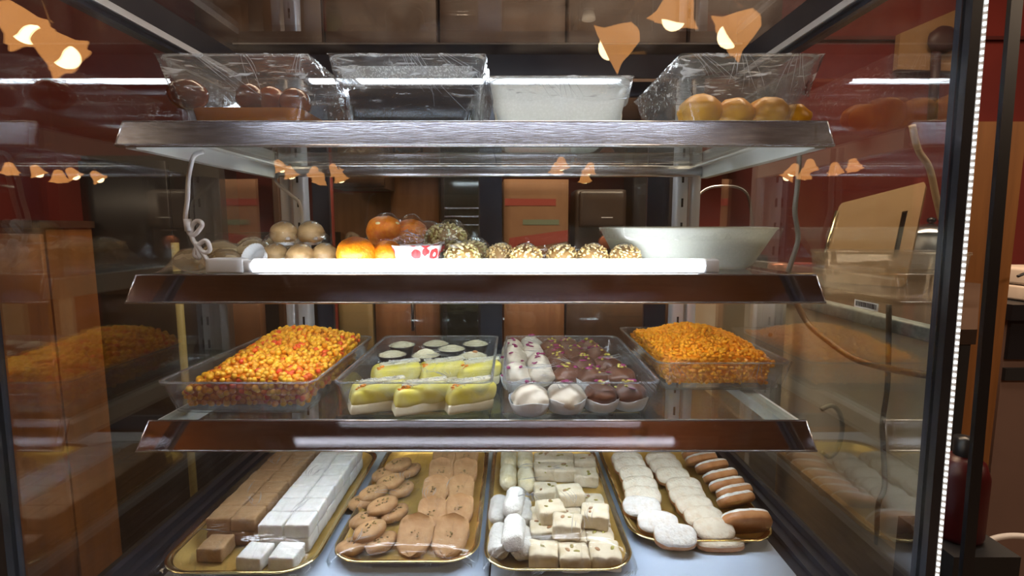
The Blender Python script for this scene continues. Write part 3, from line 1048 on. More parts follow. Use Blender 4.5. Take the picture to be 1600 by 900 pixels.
# wrapped pack of beige balls at the left end
pk = empty('wrapped_sweets_pack', (-0.435, 0.80, z2), 0, 'crumpled film-wrapped packet of beige sweets at the left end of middle shelf', 'packet')
ptsb = []
for i, (x, y, r, h) in enumerate(((-0.022, -0.072, 0.022, 0.030), (0.018, -0.055, 0.022, 0.028), (-0.010, -0.015, 0.028, 0.040), (0.030, 0.005, 0.028, 0.042), (0.005, 0.050, 0.028, 0.044), (0.050, 0.045, 0.026, 0.046))):
    MB().ico((x, y, h * 0.52), r, 3, (1, 1, h * 0.5 / r), 0, 0.1, i).build('beige_sweet', M_beige, pk)
    ptsb.append((x, y, r, h))
film_cover(pk, ptsb, m=M_bag, seed=3, skirt=0.012)

LG = 'tan laddus in paper cups, second from the left end'


def paper_cup(parent, r, h, m, name='paper_cup', z=0.0, loc=(0, 0), tilt=None):
    b = MB()
    b.lathe([(0.001, 0.0005), (r * 0.78, 0.0005), (r * 0.80, 0.002), (r * 1.0, h), (r * 1.06, h * 1.02)], 72, (loc[0], loc[1], z), mod=lambda t, zz: 1 + (0.035 * cos(26 * t) if zz > 0.001 else 0))
    return b.build(name, m, parent)


tan_spots = [(432, 0.80, 0, 'tan laddu in film, lower front one by the frilled paper cup'), (470, 0.775, 0, 'tan laddu in film, lower front one near the orange laddus'),
             (446, 0.815, 0.034, 'tan laddu in film, top left of the heap'), (488, 0.825, 0.034, 'tan laddu in film, top right of the heap'), (508, 0.79, 0, 'tan laddu in film, farthest right of the heap')]
heap = []
for i, (a, Y, dz, lab) in enumerate(tan_spots):
    x = (a - 800) / 800 * Y
    t = empty('tan_laddu', (x, Y, z2 + dz), 0, lab, 'sweet', 'tan laddus heaped on the middle shelf')
    MB().ico((0, 0, 0.019), 0.0215, 3, (1, 1, 0.88), 0, 0.06, i + 2).build('ball', M_laddu_tan, t)
    paper_cup(t, 0.017, 0.012, M_paper)
    film_cover(t, [(0, 0, 0.0222, 0.0385)], m=M_film_wall, n=14, lift=0.001, seed=i, skirt=0.006)
t = empty('paper_cup', ((405 - 800) / 800 * 0.755, 0.755, z2 + 0.016), 0, 'small white frilled paper cup lying on its side among the tan laddus', 'paper cup')
o = paper_cup(t, 0.018, 0.014, M_paper, 'cup_wall'); o.rotation_euler = (R(62), 0, R(-14)); o.location = (0, 0, 0.0)

# orange laddus
OG = 'orange laddus on the middle shelf'
orange = [(557, 0.752, 0, 0.0285, 'bright orange laddu in front of the heap, unwrapped'), (606, 0.768, 0, 0.0250, 'orange laddu half hidden behind the flowered paper cup'),
          (603, 0.832, 0.030, 0.0300, 'glossy orange laddu with almond flakes on top of the heap'), (643, 0.842, 0.030, 0.0270, 'orange laddu at the back under loose film'),
          (580, 0.838, 0, 0.0240, 'orange laddu at the back bottom of the heap, mostly hidden')]
for i, (a, Y, dz, r, lab) in enumerate(orange):
    t = empty('orange_laddu', ((a - 800) / 800 * Y, Y, z2 + dz), 0, lab, 'sweet', OG)
    MB().ico((0, 0, r * 0.86), r, 4, (1, 1, 0.86), 0, 0.05, i + 5).build('ball', M_laddu, t)
    b = MB(); b.lathe([(0.001, 0.0006), (r * 0.86, 0.0006), (r * 1.14, 0.0035), (r * 1.16, 0.004), (r * 0.86, 0.0012)], 60, mod=lambda tt, zz: 1 + 0.03 * cos(24 * tt))
    b.build('paper_cup', M_paper, t)
    if i == 2:
        b = MB()
        for k in range(6):
            th = -2.6 + 0.42 * k
            b.ico((r * 0.80 * cos(th), r * 0.80 * sin(th), r * (1.05 + 0.24 * (k % 3 - 1))), 0.0048, 2, (1, 0.9, 0.55), 0)
        b.build('almond_flakes', mat('almond_flake', (0.80, 0.66, 0.34), 0.5), t)
film_cover(empty('loose_film', (-0.185, 0.838, z2), 0, 'loose shiny cling film draped over the rear orange laddus', 'cling film'),
           [(-0.020, 0, 0.033, 0.083), (0.020, 0.004, 0.032, 0.080), (0.050, 0.0, 0.03, 0.070)], m=M_film_wall, seed=8, skirt=0.012)

# flowered paper cups with pistachio cakes
def chunky(parent, r, h, n, m, core, name='nut_coating', seed=0, zc=0.0, size=0.0042, sc=(1.0, 0.7, 0.45)):
    MB().ico((0, 0, zc), r * 0.94, 3, (1, 1, h / r), 0, 0.06, seed).build('core', core, parent)
    rnd = random.Random(seed)
    b = MB()
    for k in range(n):
        zz = 1 - 1.75 * (k + 0.5) / n
        th = k * 2.39996 + rnd.uniform(-.3, .3)
        rr = math.sqrt(max(0, 1 - zz * zz))
        p = Vector((rr * cos(th) * r, rr * sin(th) * r, zz * h + zc))
        Mx = Matrix.Rotation(rnd.uniform(0, 6.28), 3, Vector((rnd.uniform(-1, 1), rnd.uniform(-1, 1), rnd.uniform(-1, 1))).normalized())
        b.ico(p, size * rnd.uniform(0.7, 1.2), 1, sc, 0, M=Mx)
    o = b.build(name, m, parent)
    o['kind'] = 'stuff'


def flower_cup(parent, r, h, tilt, loc):
    b = MB()
    b.lathe([(0.001, 0.0), (r * 0.72, 0.0), (r * 1.0, h), (r * 0.985, h), (r * 0.71, 0.001)], 96, mod=lambda t, zz: 1 + (0.03 * cos(30 * t) if zz > 0.0005 else 0))
    o = b.build('flowered_paper_cup', M_flower_paper, parent)
    o.rotation_euler = tilt
    o.location = loc
    return o


PG = 'pistachio cakes in red-flowered paper cups'
t = empty('pistachio_cake', ((722 - 800) / 800 * 0.765, 0.765, z2), 0, 'pistachio coated cake in front, on a flattened flowered paper', 'sweet', PG)
chunky(t, 0.025, 0.019, 130, M_nutgreen, M_nutcore, seed=3, zc=0.019)
b = MB(); b.lathe([(0.001, 0.0006), (0.026, 0.0006), (0.033, 0.005), (0.0325, 0.0052), (0.026, 0.0014)], 80, mod=lambda tt, zz: 1 + 0.03 * cos(28 * tt))
b.build('flat_paper_cup', M_flower_paper, t)
tc_ = empty('flowered_cake_cup', ((652 - 800) / 800 * 0.757, 0.757, z2), 0, 'red-flowered white paper cup standing in front, beside the orange laddus', 'paper cup')
flower_cup(tc_, 0.036, 0.036, (0, 0, 0), (0, 0, 0.0006))
MB().ico((0, 0, 0.018), 0.026, 3, (1, 1, 0.6)).build('cake', M_nutcore, tc_)
t2 = empty('pistachio_cake', ((697 - 800) / 800 * 0.835, 0.835, z2 + 0.024), 0, 'pistachio coated cake on top at the back with small flowered cup', 'sweet', PG)
chunky(t2, 0.033, 0.024, 190, M_nutgreen, M_nutcore, seed=5, zc=0.020)
flower_cup(t2, 0.027, 0.018, (R(10), R(-12), 0), (-0.018, -0.016, -0.001))
t3 = empty('pistachio_cake', ((738 - 800) / 800 * 0.85, 0.85, z2), 0, 'pistachio coated cake hidden under film beside the dark door stile', 'sweet', PG)
chunky(t3, 0.026, 0.02, 90, M_nutgreen, M_nutcore, seed=6, zc=0.02)
fl = empty('loose_film', (-0.078, 0.79, z2), 0, 'wrinkled cling film draped over the pistachio cakes', 'cling film')
film_cover(fl, [(-0.012, -0.018, 0.032, 0.042), (-0.020, 0.040, 0.034, 0.072), (0.012, 0.055, 0.034, 0.045)], m=M_film_wall, seed=12, n=36)

# nut balls
NG = 'nut balls wrapped in film on the middle shelf'
for i, (a, Y) in enumerate(((783, 0.80), (822, 0.755), (878, 0.765), (926, 0.76), (977, 0.755))):
    lab = ['film-wrapped nut ball set back behind the row, nearest the pistachio cakes', 'film-wrapped nut ball with a white paper cup, first of the row of four', 'film-wrapped nut ball, second of the row of four',
           'film-wrapped nut ball, third of the row of four', 'film-wrapped nut ball nearest the milky bowl'][i]
    t = empty('nut_ball', ((a - 800) / 800 * Y, Y, z2), 0, lab, 'sweet', NG)
    chunky(t, 0.0225, 0.0185, 170, M_nutgold, M_nutcore, seed=40 + i, zc=0.0185, size=0.0032)
    film_cover(t, [(0, 0, 0.0236, 0.0392)], m=M_film_wall, n=18, lift=0.0012, seed=i * 3, skirt=0.008)
    if i == 1:
        b = MB(); b.lathe([(0.001, 0.0006), (0.024, 0.0006), (0.030, 0.006), (0.0295, 0.006), (0.0235, 0.0016)], 80, mod=lambda tt, zz: 1 + 0.03 * cos(28 * tt))
        b.build('paper_cup', M_paper, t)

# milky bowl
t = empty('cream_bowl', (0.277, 0.748, z2), 0, 'rectangular milky plastic bowl of cream, wrapped in film, on middle shelf', 'bowl')
b = MB()
def BL(w2, d0, d1, z, r):
    return rrect(-w2, w2, d0, d1, r, z, 6)
b.loft([BL(0.080, 0.020, 0.18, 0.0, 0.02), BL(0.090, 0.012, 0.19, 0.006, 0.028), BL(0.101, 0.006, 0.2, 0.025, 0.03), BL(0.117, -0.004, 0.212, 0.058, 0.03), BL(0.120, -0.006, 0.214, 0.061, 0.03),
        BL(0.119, -0.005, 0.213, 0.0625, 0.03), BL(0.115, -0.001, 0.209, 0.0615, 0.03), BL(0.098, 0.009, 0.197, 0.025, 0.03), BL(0.084, 0.018, 0.185, 0.006, 0.025)], 0, True, True, True)
b.build('bowl_wall', M_milk_tub, t)
film_sheet(t, 0.235, 0.215, 0.064, 0.004, M_film_x, 0.02, 0.01, seed=5)
b = MB()
b.loft([BL(0.080, 0.020, 0.18, 0.0, 0.02), BL(0.096, 0.0115, 0.194, 0.022, 0.028), BL(0.1055, 0.005, 0.203, 0.0385, 0.028)], 0, True, True, True)
tag(b.build('thick_cream', M_milk, None, (0.277, 0.748, z2 + 0.0075)), 'pale thick cream filling the milky bowl', 'cream')

# ---- lowest shelf
z3 = SH[3]
TG = 'clear trays on the lowest shelf'
TR = {}
for key, x0, x1, y0, lab, dr in (('a', -0.489, -0.274, 0.682, 'clear tray heaped with golden and red boondi grains', 0.02), ('b', -0.246, -0.028, 0.682, 'clear tray of pudding cups and yellow cream cakes', 0.0),
                                 ('c', -0.011, 0.204, 0.682, 'clear tray of white and brown chocolates with petals', 0.02), ('d', 0.229, 0.440, 0.785, 'clear film-wrapped tray of orange crumb, set back on the shelf', 0.045)):
    TR[key] = make_tub('clear_tray', x0, x1, y0, 0.305 if key != 'd' else 0.29, z3, 0.049, 0.013, lab, 'tray', film=(key != 'a'), drape=dr, group=TG, sag=0.003 if key != 'd' else -0.004, r=0.016, fm=M_film)


def heap_of(name, x0, x1, y0, y1, z, prof, r, m, mred, mbody, label, cat, seed=1, redf=0.1, sub=2, sc=(1, 1, 1), dens=1.0, jit=0.0, ins=0.010):
    rnd = random.Random(seed)
    cx, cy = (x0 + x1) / 2, (y0 + y1) / 2
    hw, hd = (x1 - x0) / 2, (y1 - y0) / 2
    b = MB()

    def H(x, y):
        return prof((x / hw + 1) / 2, (y / hd + 1) / 2) + 0.0035 * mnoise.noise(Vector((x * 38, y * 38, seed)))
    n = 22
    b.grid(n, n, lambda u, v: ((u * 2 - 1) * hw * 0.99, (v * 2 - 1) * hd * 0.99, max(0.002, H((u * 2 - 1) * hw, (v * 2 - 1) * hd) - r * 0.5)), 2)
    # sides of the mass
    edge = [(-1 + 2 * k / n, -1) for k in range(n)] + [(1, -1 + 2 * k / n) for k in range(n)] + [(1 - 2 * k / n, 1) for k in range(n)] + [(-1, 1 - 2 * k / n) for k in range(n)]
    m_ = len(edge)
    top = [(e[0] * hw * .99, e[1] * hd * .99, max(0.002, H(e[0] * hw, e[1] * hd) - r * 0.5)) for e in edge]
    bot = [(e[0] * (hw - ins), e[1] * (hd - ins), 0) for e in edge]
    b.add(bot + top, [(i, (i + 1) % m_, m_ + (i + 1) % m_, m_ + i) for i in range(m_)], 2, True)
    b.add(bot, [tuple(reversed(range(m_)))], 2)
    step = r * 1.72 / math.sqrt(dens)
    nx, ny = int(2 * hw / step), int(2 * hd / step)

    def grain(x, y, zz, s=1.0):
        red = mnoise.noise(Vector((x * 55, y * 55, zz * 55 + seed * 2))) > 0.42 - redf and rnd.random() < 0.75
        Mx = None
        if sc != (1, 1, 1):
            Mx = Matrix.Rotation(rnd.uniform(0, 6.28), 3, Vector((rnd.uniform(-1, 1), rnd.uniform(-1, 1), rnd.uniform(-1, 1) + .1)).normalized())
        b.ico((x, y, zz), r * s * rnd.uniform(0.78, 1.12), sub, sc, 1 if red and redf > 0 else 0, jit, rnd.random() * 9, Mx)
    for i in range(nx + 1):
        for j in range(ny + 1):
            x = -hw + (i + 0.5 * (j % 2)) * 2 * hw / nx + rnd.uniform(-.95, .95) * r
            y = -hd + j * 2 * hd / ny + rnd.uniform(-.95, .95) * r
            if abs(x) > hw or abs(y) > hd:
                continue
            grain(x, y, H(x, y) + r * rnd.uniform(-0.55, 0.35))
    # front and side faces
    for side in range(3):
        L_ = 2 * hw if side == 0 else 2 * hd
        for i in range(int(L_ / step)):
            k = 0
            s = -L_ / 2 + (i + 0.5) * step
            xx, yy = (s, -hd) if side == 0 else ((-hw if side == 1 else hw), s)
            hh = H(xx, yy)
            zz = r * 0.8
            while zz < hh - r * 0.4:
                f = ins * (1 - zz / max(hh, 0.01))
                gx = xx + (f if side == 1 else -f if side == 2 else 0) + rnd.uniform(-.9, .9) * r
                gy = yy + (f if side == 0 else 0) + rnd.uniform(-.3, .3) * r
                grain(gx, gy, zz + rnd.uniform(-.6, .6) * r, 0.95)
                zz += step
    o = b.build(name, [m, mred, mbody], None, (cx, cy, z))
    return tag(o, label, cat, kind='stuff')


heap_of('boondi_grains', -0.466, -0.293, 0.703, 0.966, z3 + 0.0085,
        lambda u, v: 0.036 + 0.026 * sin(pi * min(1, max(0, u * 0.9 + 0.1))) * (0.30 + 0.95 * v) * (1 if v < 0.8 else max(0, 1 - (v - 0.8) * 3)) + 0.012 * v - (0.014 * max(0, 0.25 - u) / 0.25),
        0.0047, M_boondi, M_boondi_red, M_boondi_body, 'heap of golden boondi grains with red ones in a clear tray', 'boondi', 3, 0.13)
heap_of('orange_crumb', 0.2495, 0.4205, 0.805, 1.048, z3 + 0.0085,
        lambda u, v: 0.038 + 0.026 * sin(pi * u) * sin(pi * min(1, v * 0.8 + 0.15)) + 0.010 * sin(pi * v),
        0.0037, M_halwa, M_halwa, M_halwa_body, 'heaped moist orange crumb in a film-wrapped tray', 'boondi', 8, 0.0, sub=2, sc=(1.25, 0.9, 0.8), jit=0.2)

# pudding cups
CG = 'dark pudding cups with grated white topping'
cups = [(613, 558, 'dark pudding cup with white topping, nearest the boondi tray'), (665, 559, 'dark pudding cup with peaked white topping, front row middle'), (739, 560, 'dark pudding cup in front row with a brown fleck on its topping'),
        (706, 549, 'dark pudding cup with white topping, between the two rows'), (628, 543, 'dark pudding cup with white topping, back row, boondi side'), (681, 541, 'dark pudding cup with white topping, back row middle'),
        (743, 541, 'dark pudding cup with white topping, back row, chocolate side')]
for i, (a, c2, lab) in enumerate(cups):
    q = PZ(a, c2, z3 + 0.038)
    t = empty('pudding_cup', (q.x, q.y, z3 + 0.0068), 0, lab, 'pudding', CG)
    b = MB(); b.lathe([(0.001, 0.0), (0.0145, 0.0), (0.0170, 0.012), (0.0215, 0.031), (0.0250, 0.036), (0.0240, 0.0362), (0.0200, 0.031), (0.001, 0.030)], 40, mod=lambda tt, zz: 1 + (0.012 * cos(20 * tt) if zz > 0.001 else 0))
    b.build('cup', M_cup_dark, t)
    pk_ = 0.010 if i == 1 else 0.006
    b = MB(); rnd = random.Random(i)
    b.lathe([(0.0235, 0.0352), (0.020, 0.0372), (0.012, 0.0365 + pk_ * 0.7), (0.004, 0.0365 + pk_), (0.0005, 0.0366 + pk_)], 30)
    for k in range(70):
        rr = 0.022 * math.sqrt(rnd.random()); th = rnd.uniform(0, 6.28)
        zz = 0.0368 + pk_ * max(0, 1 - rr / 0.022)
        l = rnd.uniform(0.002, 0.005); a2 = rnd.uniform(0, 6.28)
        p = Vector((rr * cos(th), rr * sin(th), zz)); d_ = Vector((cos(a2), sin(a2), rnd.uniform(-.2, .4))) * l
        b.tube([p - d_ * .5, p + d_ * .5], 0.0005, 4)
    o = b.build('grated_topping', M_grated, t)
    if i == 2:
        MB().ico((0.004, -0.002, 0.0435), 0.0032, 2, (1.5, 1, 0.7), 0, 0.3, 4).build('brown_fleck', M_pastry, t)

# yellow cream cakes
YG = 'yellow cream cakes in the clear tray'


def cream_cake(x, y, rz, lab, seed, zo=0.0, ln=0.076):
    t = empty('cream_cake', (x, y, z3 + 0.0072 + zo), rz, lab, 'cake', YG)
    def skew(p, k):        # the slices lean back and their ends are cut slanting
        return Vector((p.x + p.z * 0.25, p.y + p.z * 0.12, p.z * (1 + 0.10 * p.x / ln)))
    vs, fs = lump(ln * 0.97, 0.045, 0.015, 0.004, 8, 0.0014, 60, seed)
    MB().add([skew(p, 0) for p in vs], fs, 0, True).build('cream_layer', M_cream, t)
    vs, fs = lump(ln * 0.99, 0.046, 0.026, 0.008, 10, 0.0020, 45, seed + 3)
    MB().add([skew(Vector((p.x, p.y, p.z + 0.0095)), 0) for p in vs], fs, 0, True).build('yellow_top', M_yellow, t)
    vs, fs = lump(ln * 0.86, 0.018, 0.004, 0.0018, 8, 0.0012, 90, seed + 5)
    MB().add([skew(Vector((p.x + 0.004, p.y + 0.004, p.z + 0.0338)), 0) for p in vs], fs, 0, True).build('cream_stripe', M_cream, t)
    b = MB(); rnd = random.Random(seed)
    for k in range(12):
        p = Vector((-ln * 0.42 + rnd.uniform(-0.002, 0.010), rnd.uniform(-0.0185, -0.004), 0)) 
        p.z = 0.0355 - 9 * max(0, -p.y - 0.010) ** 1.5 + rnd.uniform(-.001, .0012)
        p = skew(p, 0)
        a2 = rnd.uniform(-0.9, 0.9); l = rnd.uniform(0.004, 0.008)
        d_ = Vector((cos(a2), sin(a2) * .6, rnd.uniform(-.5, .2))) * l
        b.tube([p - d_ * .5, p, p + d_ * .5], [0.0010, 0.0022, 0.0008], 5)
    b.build('orange_piece', M_orangebit, t)
    b = MB()
    for k in range(60):
        xx, yy = rnd.uniform(-.45, .45) * ln, rnd.gauss(0.004, 0.010)
        if abs(yy) > .018: continue
        a2 = rnd.uniform(0, 6.28); l = rnd.uniform(0.002, 0.0055)
        p = Vector((xx + 0.010, yy + 0.004, 0.0405 - 20 * yy * yy)); d_ = Vector((cos(a2), sin(a2), rnd.uniform(-.2, .3))) * l
        b.tube([p - d_ * .5, p + d_ * .5], 0.0006, 4)
    o = b.build('coconut_flakes', M_coconut, t)
    o['kind'] = 'stuff'


for i, (a, c2, lab) in enumerate(((582, 622, 'yellow cream cake, front row, nearest the boondi'), (650, 624, 'yellow cream cake, front row middle, orange piece on its corner'), (727, 622, 'yellow cream cake, front row, with coconut, nearest the chocolates'),
                                  (612, 590, 'yellow cream cake, second row, nearest the boondi'), (684, 586, 'yellow cream cake, second row middle, under coconut flakes'), (742, 586, 'yellow cream cake, second row, nearest the chocolates'))):
    q = PZ(a, c2, z3 + 0.024)
    cream_cake(q.x, q.y + 0.008, R(22), lab, 50 + i, ln=0.068 if i in (2, 5) else 0.074)

# chocolates
def choc(x, y, z, m, r, h, lab, grp, seed, petals=3, nuts=4, cup=False, name='chocolate'):
    t = empty(name, (x, y, z), random.Random(seed).uniform(-.5, .5), lab, 'chocolate', grp)
    rnd = random.Random(seed)
    b = MB()
    ph = rnd.uniform(0, 6)
    b.ico((0, 0, 0), 1.0, 4, (r, r, h * 0.5), 0, 0.0)
    vv = []
    for p in b.v:
        q_ = Vector((p[0] / r, p[1] / r, p[2] / (h * 0.5)))
        th_ = math.atan2(q_.y, q_.x)
        k = 1 + 0.26 * mnoise.noise(q_ * 1.6 + Vector((seed, 0, seed * .3))) + 0.05 * sin(6 * th_ + ph) * (0.5 - q_.z * 0.5)
        z_ = max(-0.88, q_.z) * (1 + 0.12 * mnoise.noise(q_ * 1.2 + Vector((0, seed, 0))))
        pinch = 1 - 0.18 * max(0, q_.z) ** 2
        vv.append((p[0] * k * pinch, p[1] * k * pinch, (z_ + 0.88) * h * 0.53))
    b.v = vv
    b.build('shell', m, t)
    if petals:
        b = MB()
        for k in range(petals):
            p = Vector((rnd.gauss(0, r * 0.3), rnd.gauss(-r * 0.15, r * 0.3), 0))
            p.z = h * (1.0 - 0.5 * (p.length / r) ** 2) + 0.0008
            Mx = Matrix.Rotation(rnd.uniform(0, 6.28), 3, 'Z') @ Matrix.Rotation(rnd.uniform(-.6, .6), 3, 'X')
            b.ico(p, 0.0056, 1, (1.3, 0.7, 0.24), 0, M=Mx)
        b.build('rose_petals', M_petal, t)
    if nuts:
        b = MB()
        for k in range(nuts):
            p = Vector((rnd.gauss(0, r * 0.3), rnd.gauss(0, r * 0.3), 0))
            p.z = h * (1.0 - 0.5 * (p.length / r) ** 2) + 0.001
            b.ico(p, 0.0024, 1, (1.5, 1, 0.8), 0, M=Matrix.Rotation(rnd.uniform(0, 6.28), 3, 'Z'))
        b.build('chopped_pistachio', M_pist_green, t)
    if cup:
        b = MB(); b.lathe([(0.001, -0.0005), (r * 0.90, -0.0005), (r * 1.04, h * 0.18), (r * 1.15, h * 0.44), (r * 1.14, h * 0.45), (r * 0.88, 0.001)], 60,
                          mod=lambda tt, zz: 1 + (0.035 * cos(18 * tt) + 0.06 * sin(3 * tt + seed)) * max(0, zz / h))
        b.v = [(p[0], p[1], p[2] * (1 + 0.16 * sin(3 * math.atan2(p[1], p[0]) + seed))) if p[2] > h * .3 else p for p in b.v]
        b.build('paper_cup', M_paper, t)


zc3 = z3 + 0.008
wh = [(828, 625, 1), (884, 622, 1), (806, 590, 1), (845, 588, 0), (800, 572, 0), (842, 574, 0), (803, 560, 0), (831, 556, 0), (801, 548, 0), (830, 543, 0)]
for i, (a, c2, cp) in enumerate(wh):
    q = PZ(a, c2, zc3 + 0.016)
    row = ['front', 'front', 'second', 'second', 'third', 'third', 'fourth', 'fourth', 'back', 'back'][i]
    side = 'wall side' if i % 2 == 0 else 'brown chocolate side'
    choc(q.x, q.y, zc3 + 0.0006, M_wchoc, 0.0255 if i < 2 else 0.0215, 0.040, 'white chocolate dome with rose petals, %s row, %s' % (row, side), 'white chocolate domes in the clear tray', 70 + i, 2 + i % 3, 0, bool(cp), 'white_chocolate')
br = [(938, 620, 1), (982, 618, 1), (888, 588, 0), (926, 592, 1), (968, 592, 0), (874, 570, 0), (910, 573, 0), (948, 574, 0), (868, 557, 0), (898, 558, 0), (932, 559, 0), (862, 547, 0), (888, 546, 0), (918, 547, 0)]
rows = ['front', 'front', 'second', 'second', 'second', 'third', 'third', 'third', 'fourth', 'fourth', 'fourth', 'back', 'back', 'back']
pos = ['inner', 'outer', 'inner', 'middle', 'outer', 'inner', 'middle', 'outer', 'inner', 'middle', 'outer', 'inner', 'middle', 'outer']
for i, (a, c2, cp) in enumerate(br):
    q = PZ(a, c2, zc3 + 0.016)
    choc(q.x, q.y, zc3 + 0.0006, M_choc, 0.0240, 0.037, 'brown chocolate dome with pistachio and petals, %s row, %s column' % (rows[i], pos[i]), 'brown chocolate domes in the clear tray', 90 + i, 3, 6, bool(cp), 'brown_chocolate')

# ------------------------------------------------------------------ gold trays on the deck
GG = 'gold foil trays on the deck'


def gold_tray(x0, x1, y0, y1, lab, rz=0.0, film=None, seed=0, r=0.045, ridges=7):
    w_, d = x1 - x0, y1 - y0
    t = empty('gold_tray', ((x0 + x1) / 2, y0, ZB), rz, lab, 'tray', GG)

    def L(i, z):
        return rrect(-w_ / 2 + i, w_ / 2 - i, i, d - i, r - i * 0.6, z, 9)
    b = MB()
    b.loft([L(0.022, 0.0008), L(0.016, 0.002), L(0.006, 0.012), L(0.001, 0.0145), L(0.001, 0.0155), L(0.007, 0.0135), L(0.017, 0.0036), L(0.0225, 0.0024)], 0, True, True, True)
    o = b.build('tray_body', M_gold, t)
    b = MB()
    b.loft([L(0.0075, 0.0136), L(0.002, 0.0162), L(-0.0006, 0.0158), L(-0.0006, 0.0146), L(0.002, 0.0140)], 0, True)
    b.build('rolled_rim', M_goldrim, t)
    if film is not None:
        film_sheet(t, w_ * 0.985, d * 0.99, 0.0170, 0.0, M_film, 0.010, 0.004, film, seed, ridges)
    return t


def dome(h, w_, d, x0=0.0, p=0.45):
    def f(x, y):
        u, v = abs(x / (w_ / 2)), abs(y / d * 2 - 1)
        return 0.0165 + h * max(0, 1 - u ** 3) ** p * max(0, 1 - v ** 5) ** p
    return f


gold_tray(-0.468, -0.262, 0.612, 0.985, 'gold foil tray of white and tan fudge squares, nearest the left side glass', film=dome(0.036, 0.206, 0.373), seed=1)
gold_tray(-0.248, -0.046, 0.634, 1.01, 'gold foil tray of tan cookies in film', film=dome(0.020, 0.202, 0.376), seed=2)
gold_tray(-0.038, 0.164, 0.618, 1.01, 'gold foil tray of sugared logs and nougat in film', film=dome(0.036, 0.202, 0.392), seed=3, ridges=9)
gold_tray(0.172, 0.386, 0.680, 1.03, 'gold foil tray of sugar-dusted oval pastries, open', seed=4)
ZG = ZB + 0.0030

# fudge
def fudge_mesh(m, seed, s=(0.0355, 0.0365, 0.0205)):
    vs, fs = lump(s[0], s[1], s[2], 0.0028, 8, 0.0010, 90, seed)
    b = MB(); b.add(vs, fs, 0, True)
    return b.mesh('fudge_square', m)


fw_ = [fudge_mesh(M_fudge_white, k) for k in range(4)]
ft_ = [fudge_mesh(M_fudge_tan, 10 + k) for k in range(4)]
rnd = random.Random(5)
SX, SY = 0.0362, 0.0372
ax0, ay0 = -0.3385, 0.690      # centre of front-left upper white square
for layer in (0, 1):
    for row in range(-1 if layer == 0 else 0, 7):
        for col in range(2):
            x = ax0 + col * SX + rnd.uniform(-.0006, .0006)
            y = ay0 + row * SY + rnd.uniform(-.0006, .0006)
            dz = 0.0
            rz = rnd.uniform(-.03, .03)
            if row == -1:
                x -= 0.004 + (0.006 if col == 0 else 0); y -= 0.004; rz = (-.10, -.05)[col]
            lay = 'upper' if layer else 'lower'
            if layer == 0 and row == -1:
                lab = 'white fudge square standing alone at the tray front, %s one' % ('inner' if col == 0 else 'outer')
            else:
                lab = 'white fudge square, %s layer, %s row from front, %s column' % (lay, ORD[row], 'tan-fudge side' if col == 0 else 'cookie-tray side')
            o = obj('white_fudge', fw_[rnd.randrange(4)], None, (x, y, ZG + layer * 0.0212), (0, 0, rz))
            tag(o, lab, 'sweet', 'white fudge squares in the gold tray')
for row in range(8):
    for col in range(2):
        x = -0.4225 + col * 0.0368 + rnd.uniform(-.0008, .0008)
        y = 0.668 + row * 0.0374 + rnd.uniform(-.0008, .0008)
        if row == 0 and col == 0:
            x += 0.010
        if row == 0 and col == 1:
            continue
        o = obj('tan_fudge', ft_[rnd.randrange(4)], None, (x, y, ZG + 0.0), (0, 0, rnd.uniform(-.04, .04)))
        tag(o, 'tan fudge square, bottom layer, %s row from front, %s column' % (ORD[row], 'glass side' if col == 0 else 'white-fudge side'), 'sweet', 'tan fudge squares in the gold tray')
        if row > 0:
            o = obj('tan_fudge', ft_[rnd.randrange(4)], None, (x + 0.001, y, ZG + 0.0212), (0, 0, rnd.uniform(-.05, .05)))
            tag(o, 'tan fudge square, top layer, %s row from front, %s column' % (ORD[row - 1], 'glass side' if col == 0 else 'white-fudge side'), 'sweet', 'tan fudge squares in the gold tray')

# cookies: pointed ovals and shells
def oval_cookie(seed):
    b = MB()
    n, rings = 30, [(0.0, 0.0, 0.0), (0.80, 0.0, 0.0), (0.97, 0.004, 0.0), (1.0, 0.008, 0.0), (0.95, 0.0115, 0.0), (0.75, 0.0135, 0), (0.4, 0.0142, 0), (0.0001, 0.0144, 0)]
    loops = []
    for (k, z, _) in rings:
        lp = []
        for i in range(n):
            t = 2 * pi * i / n
            c_, s_ = cos(t), sin(t)
            rx = 0.0255 * (abs(c_) ** 1.25) * math.copysign(1, c_)
            ry = 0.0172 * (abs(s_) ** 0.95) * math.copysign(1, s_)
            ns = 1 + 0.05 * mnoise.noise(Vector((c_ * 2 + seed, s_ * 2, seed)))
            lp.append((rx * max(k, 0.0002) * ns, ry * max(k, .0002) * ns, z + 0.0008 * mnoise.noise(Vector((rx * 90, ry * 90, k * 3 + seed)))))
        loops.append(lp)
    b.loft(loops)
    return b


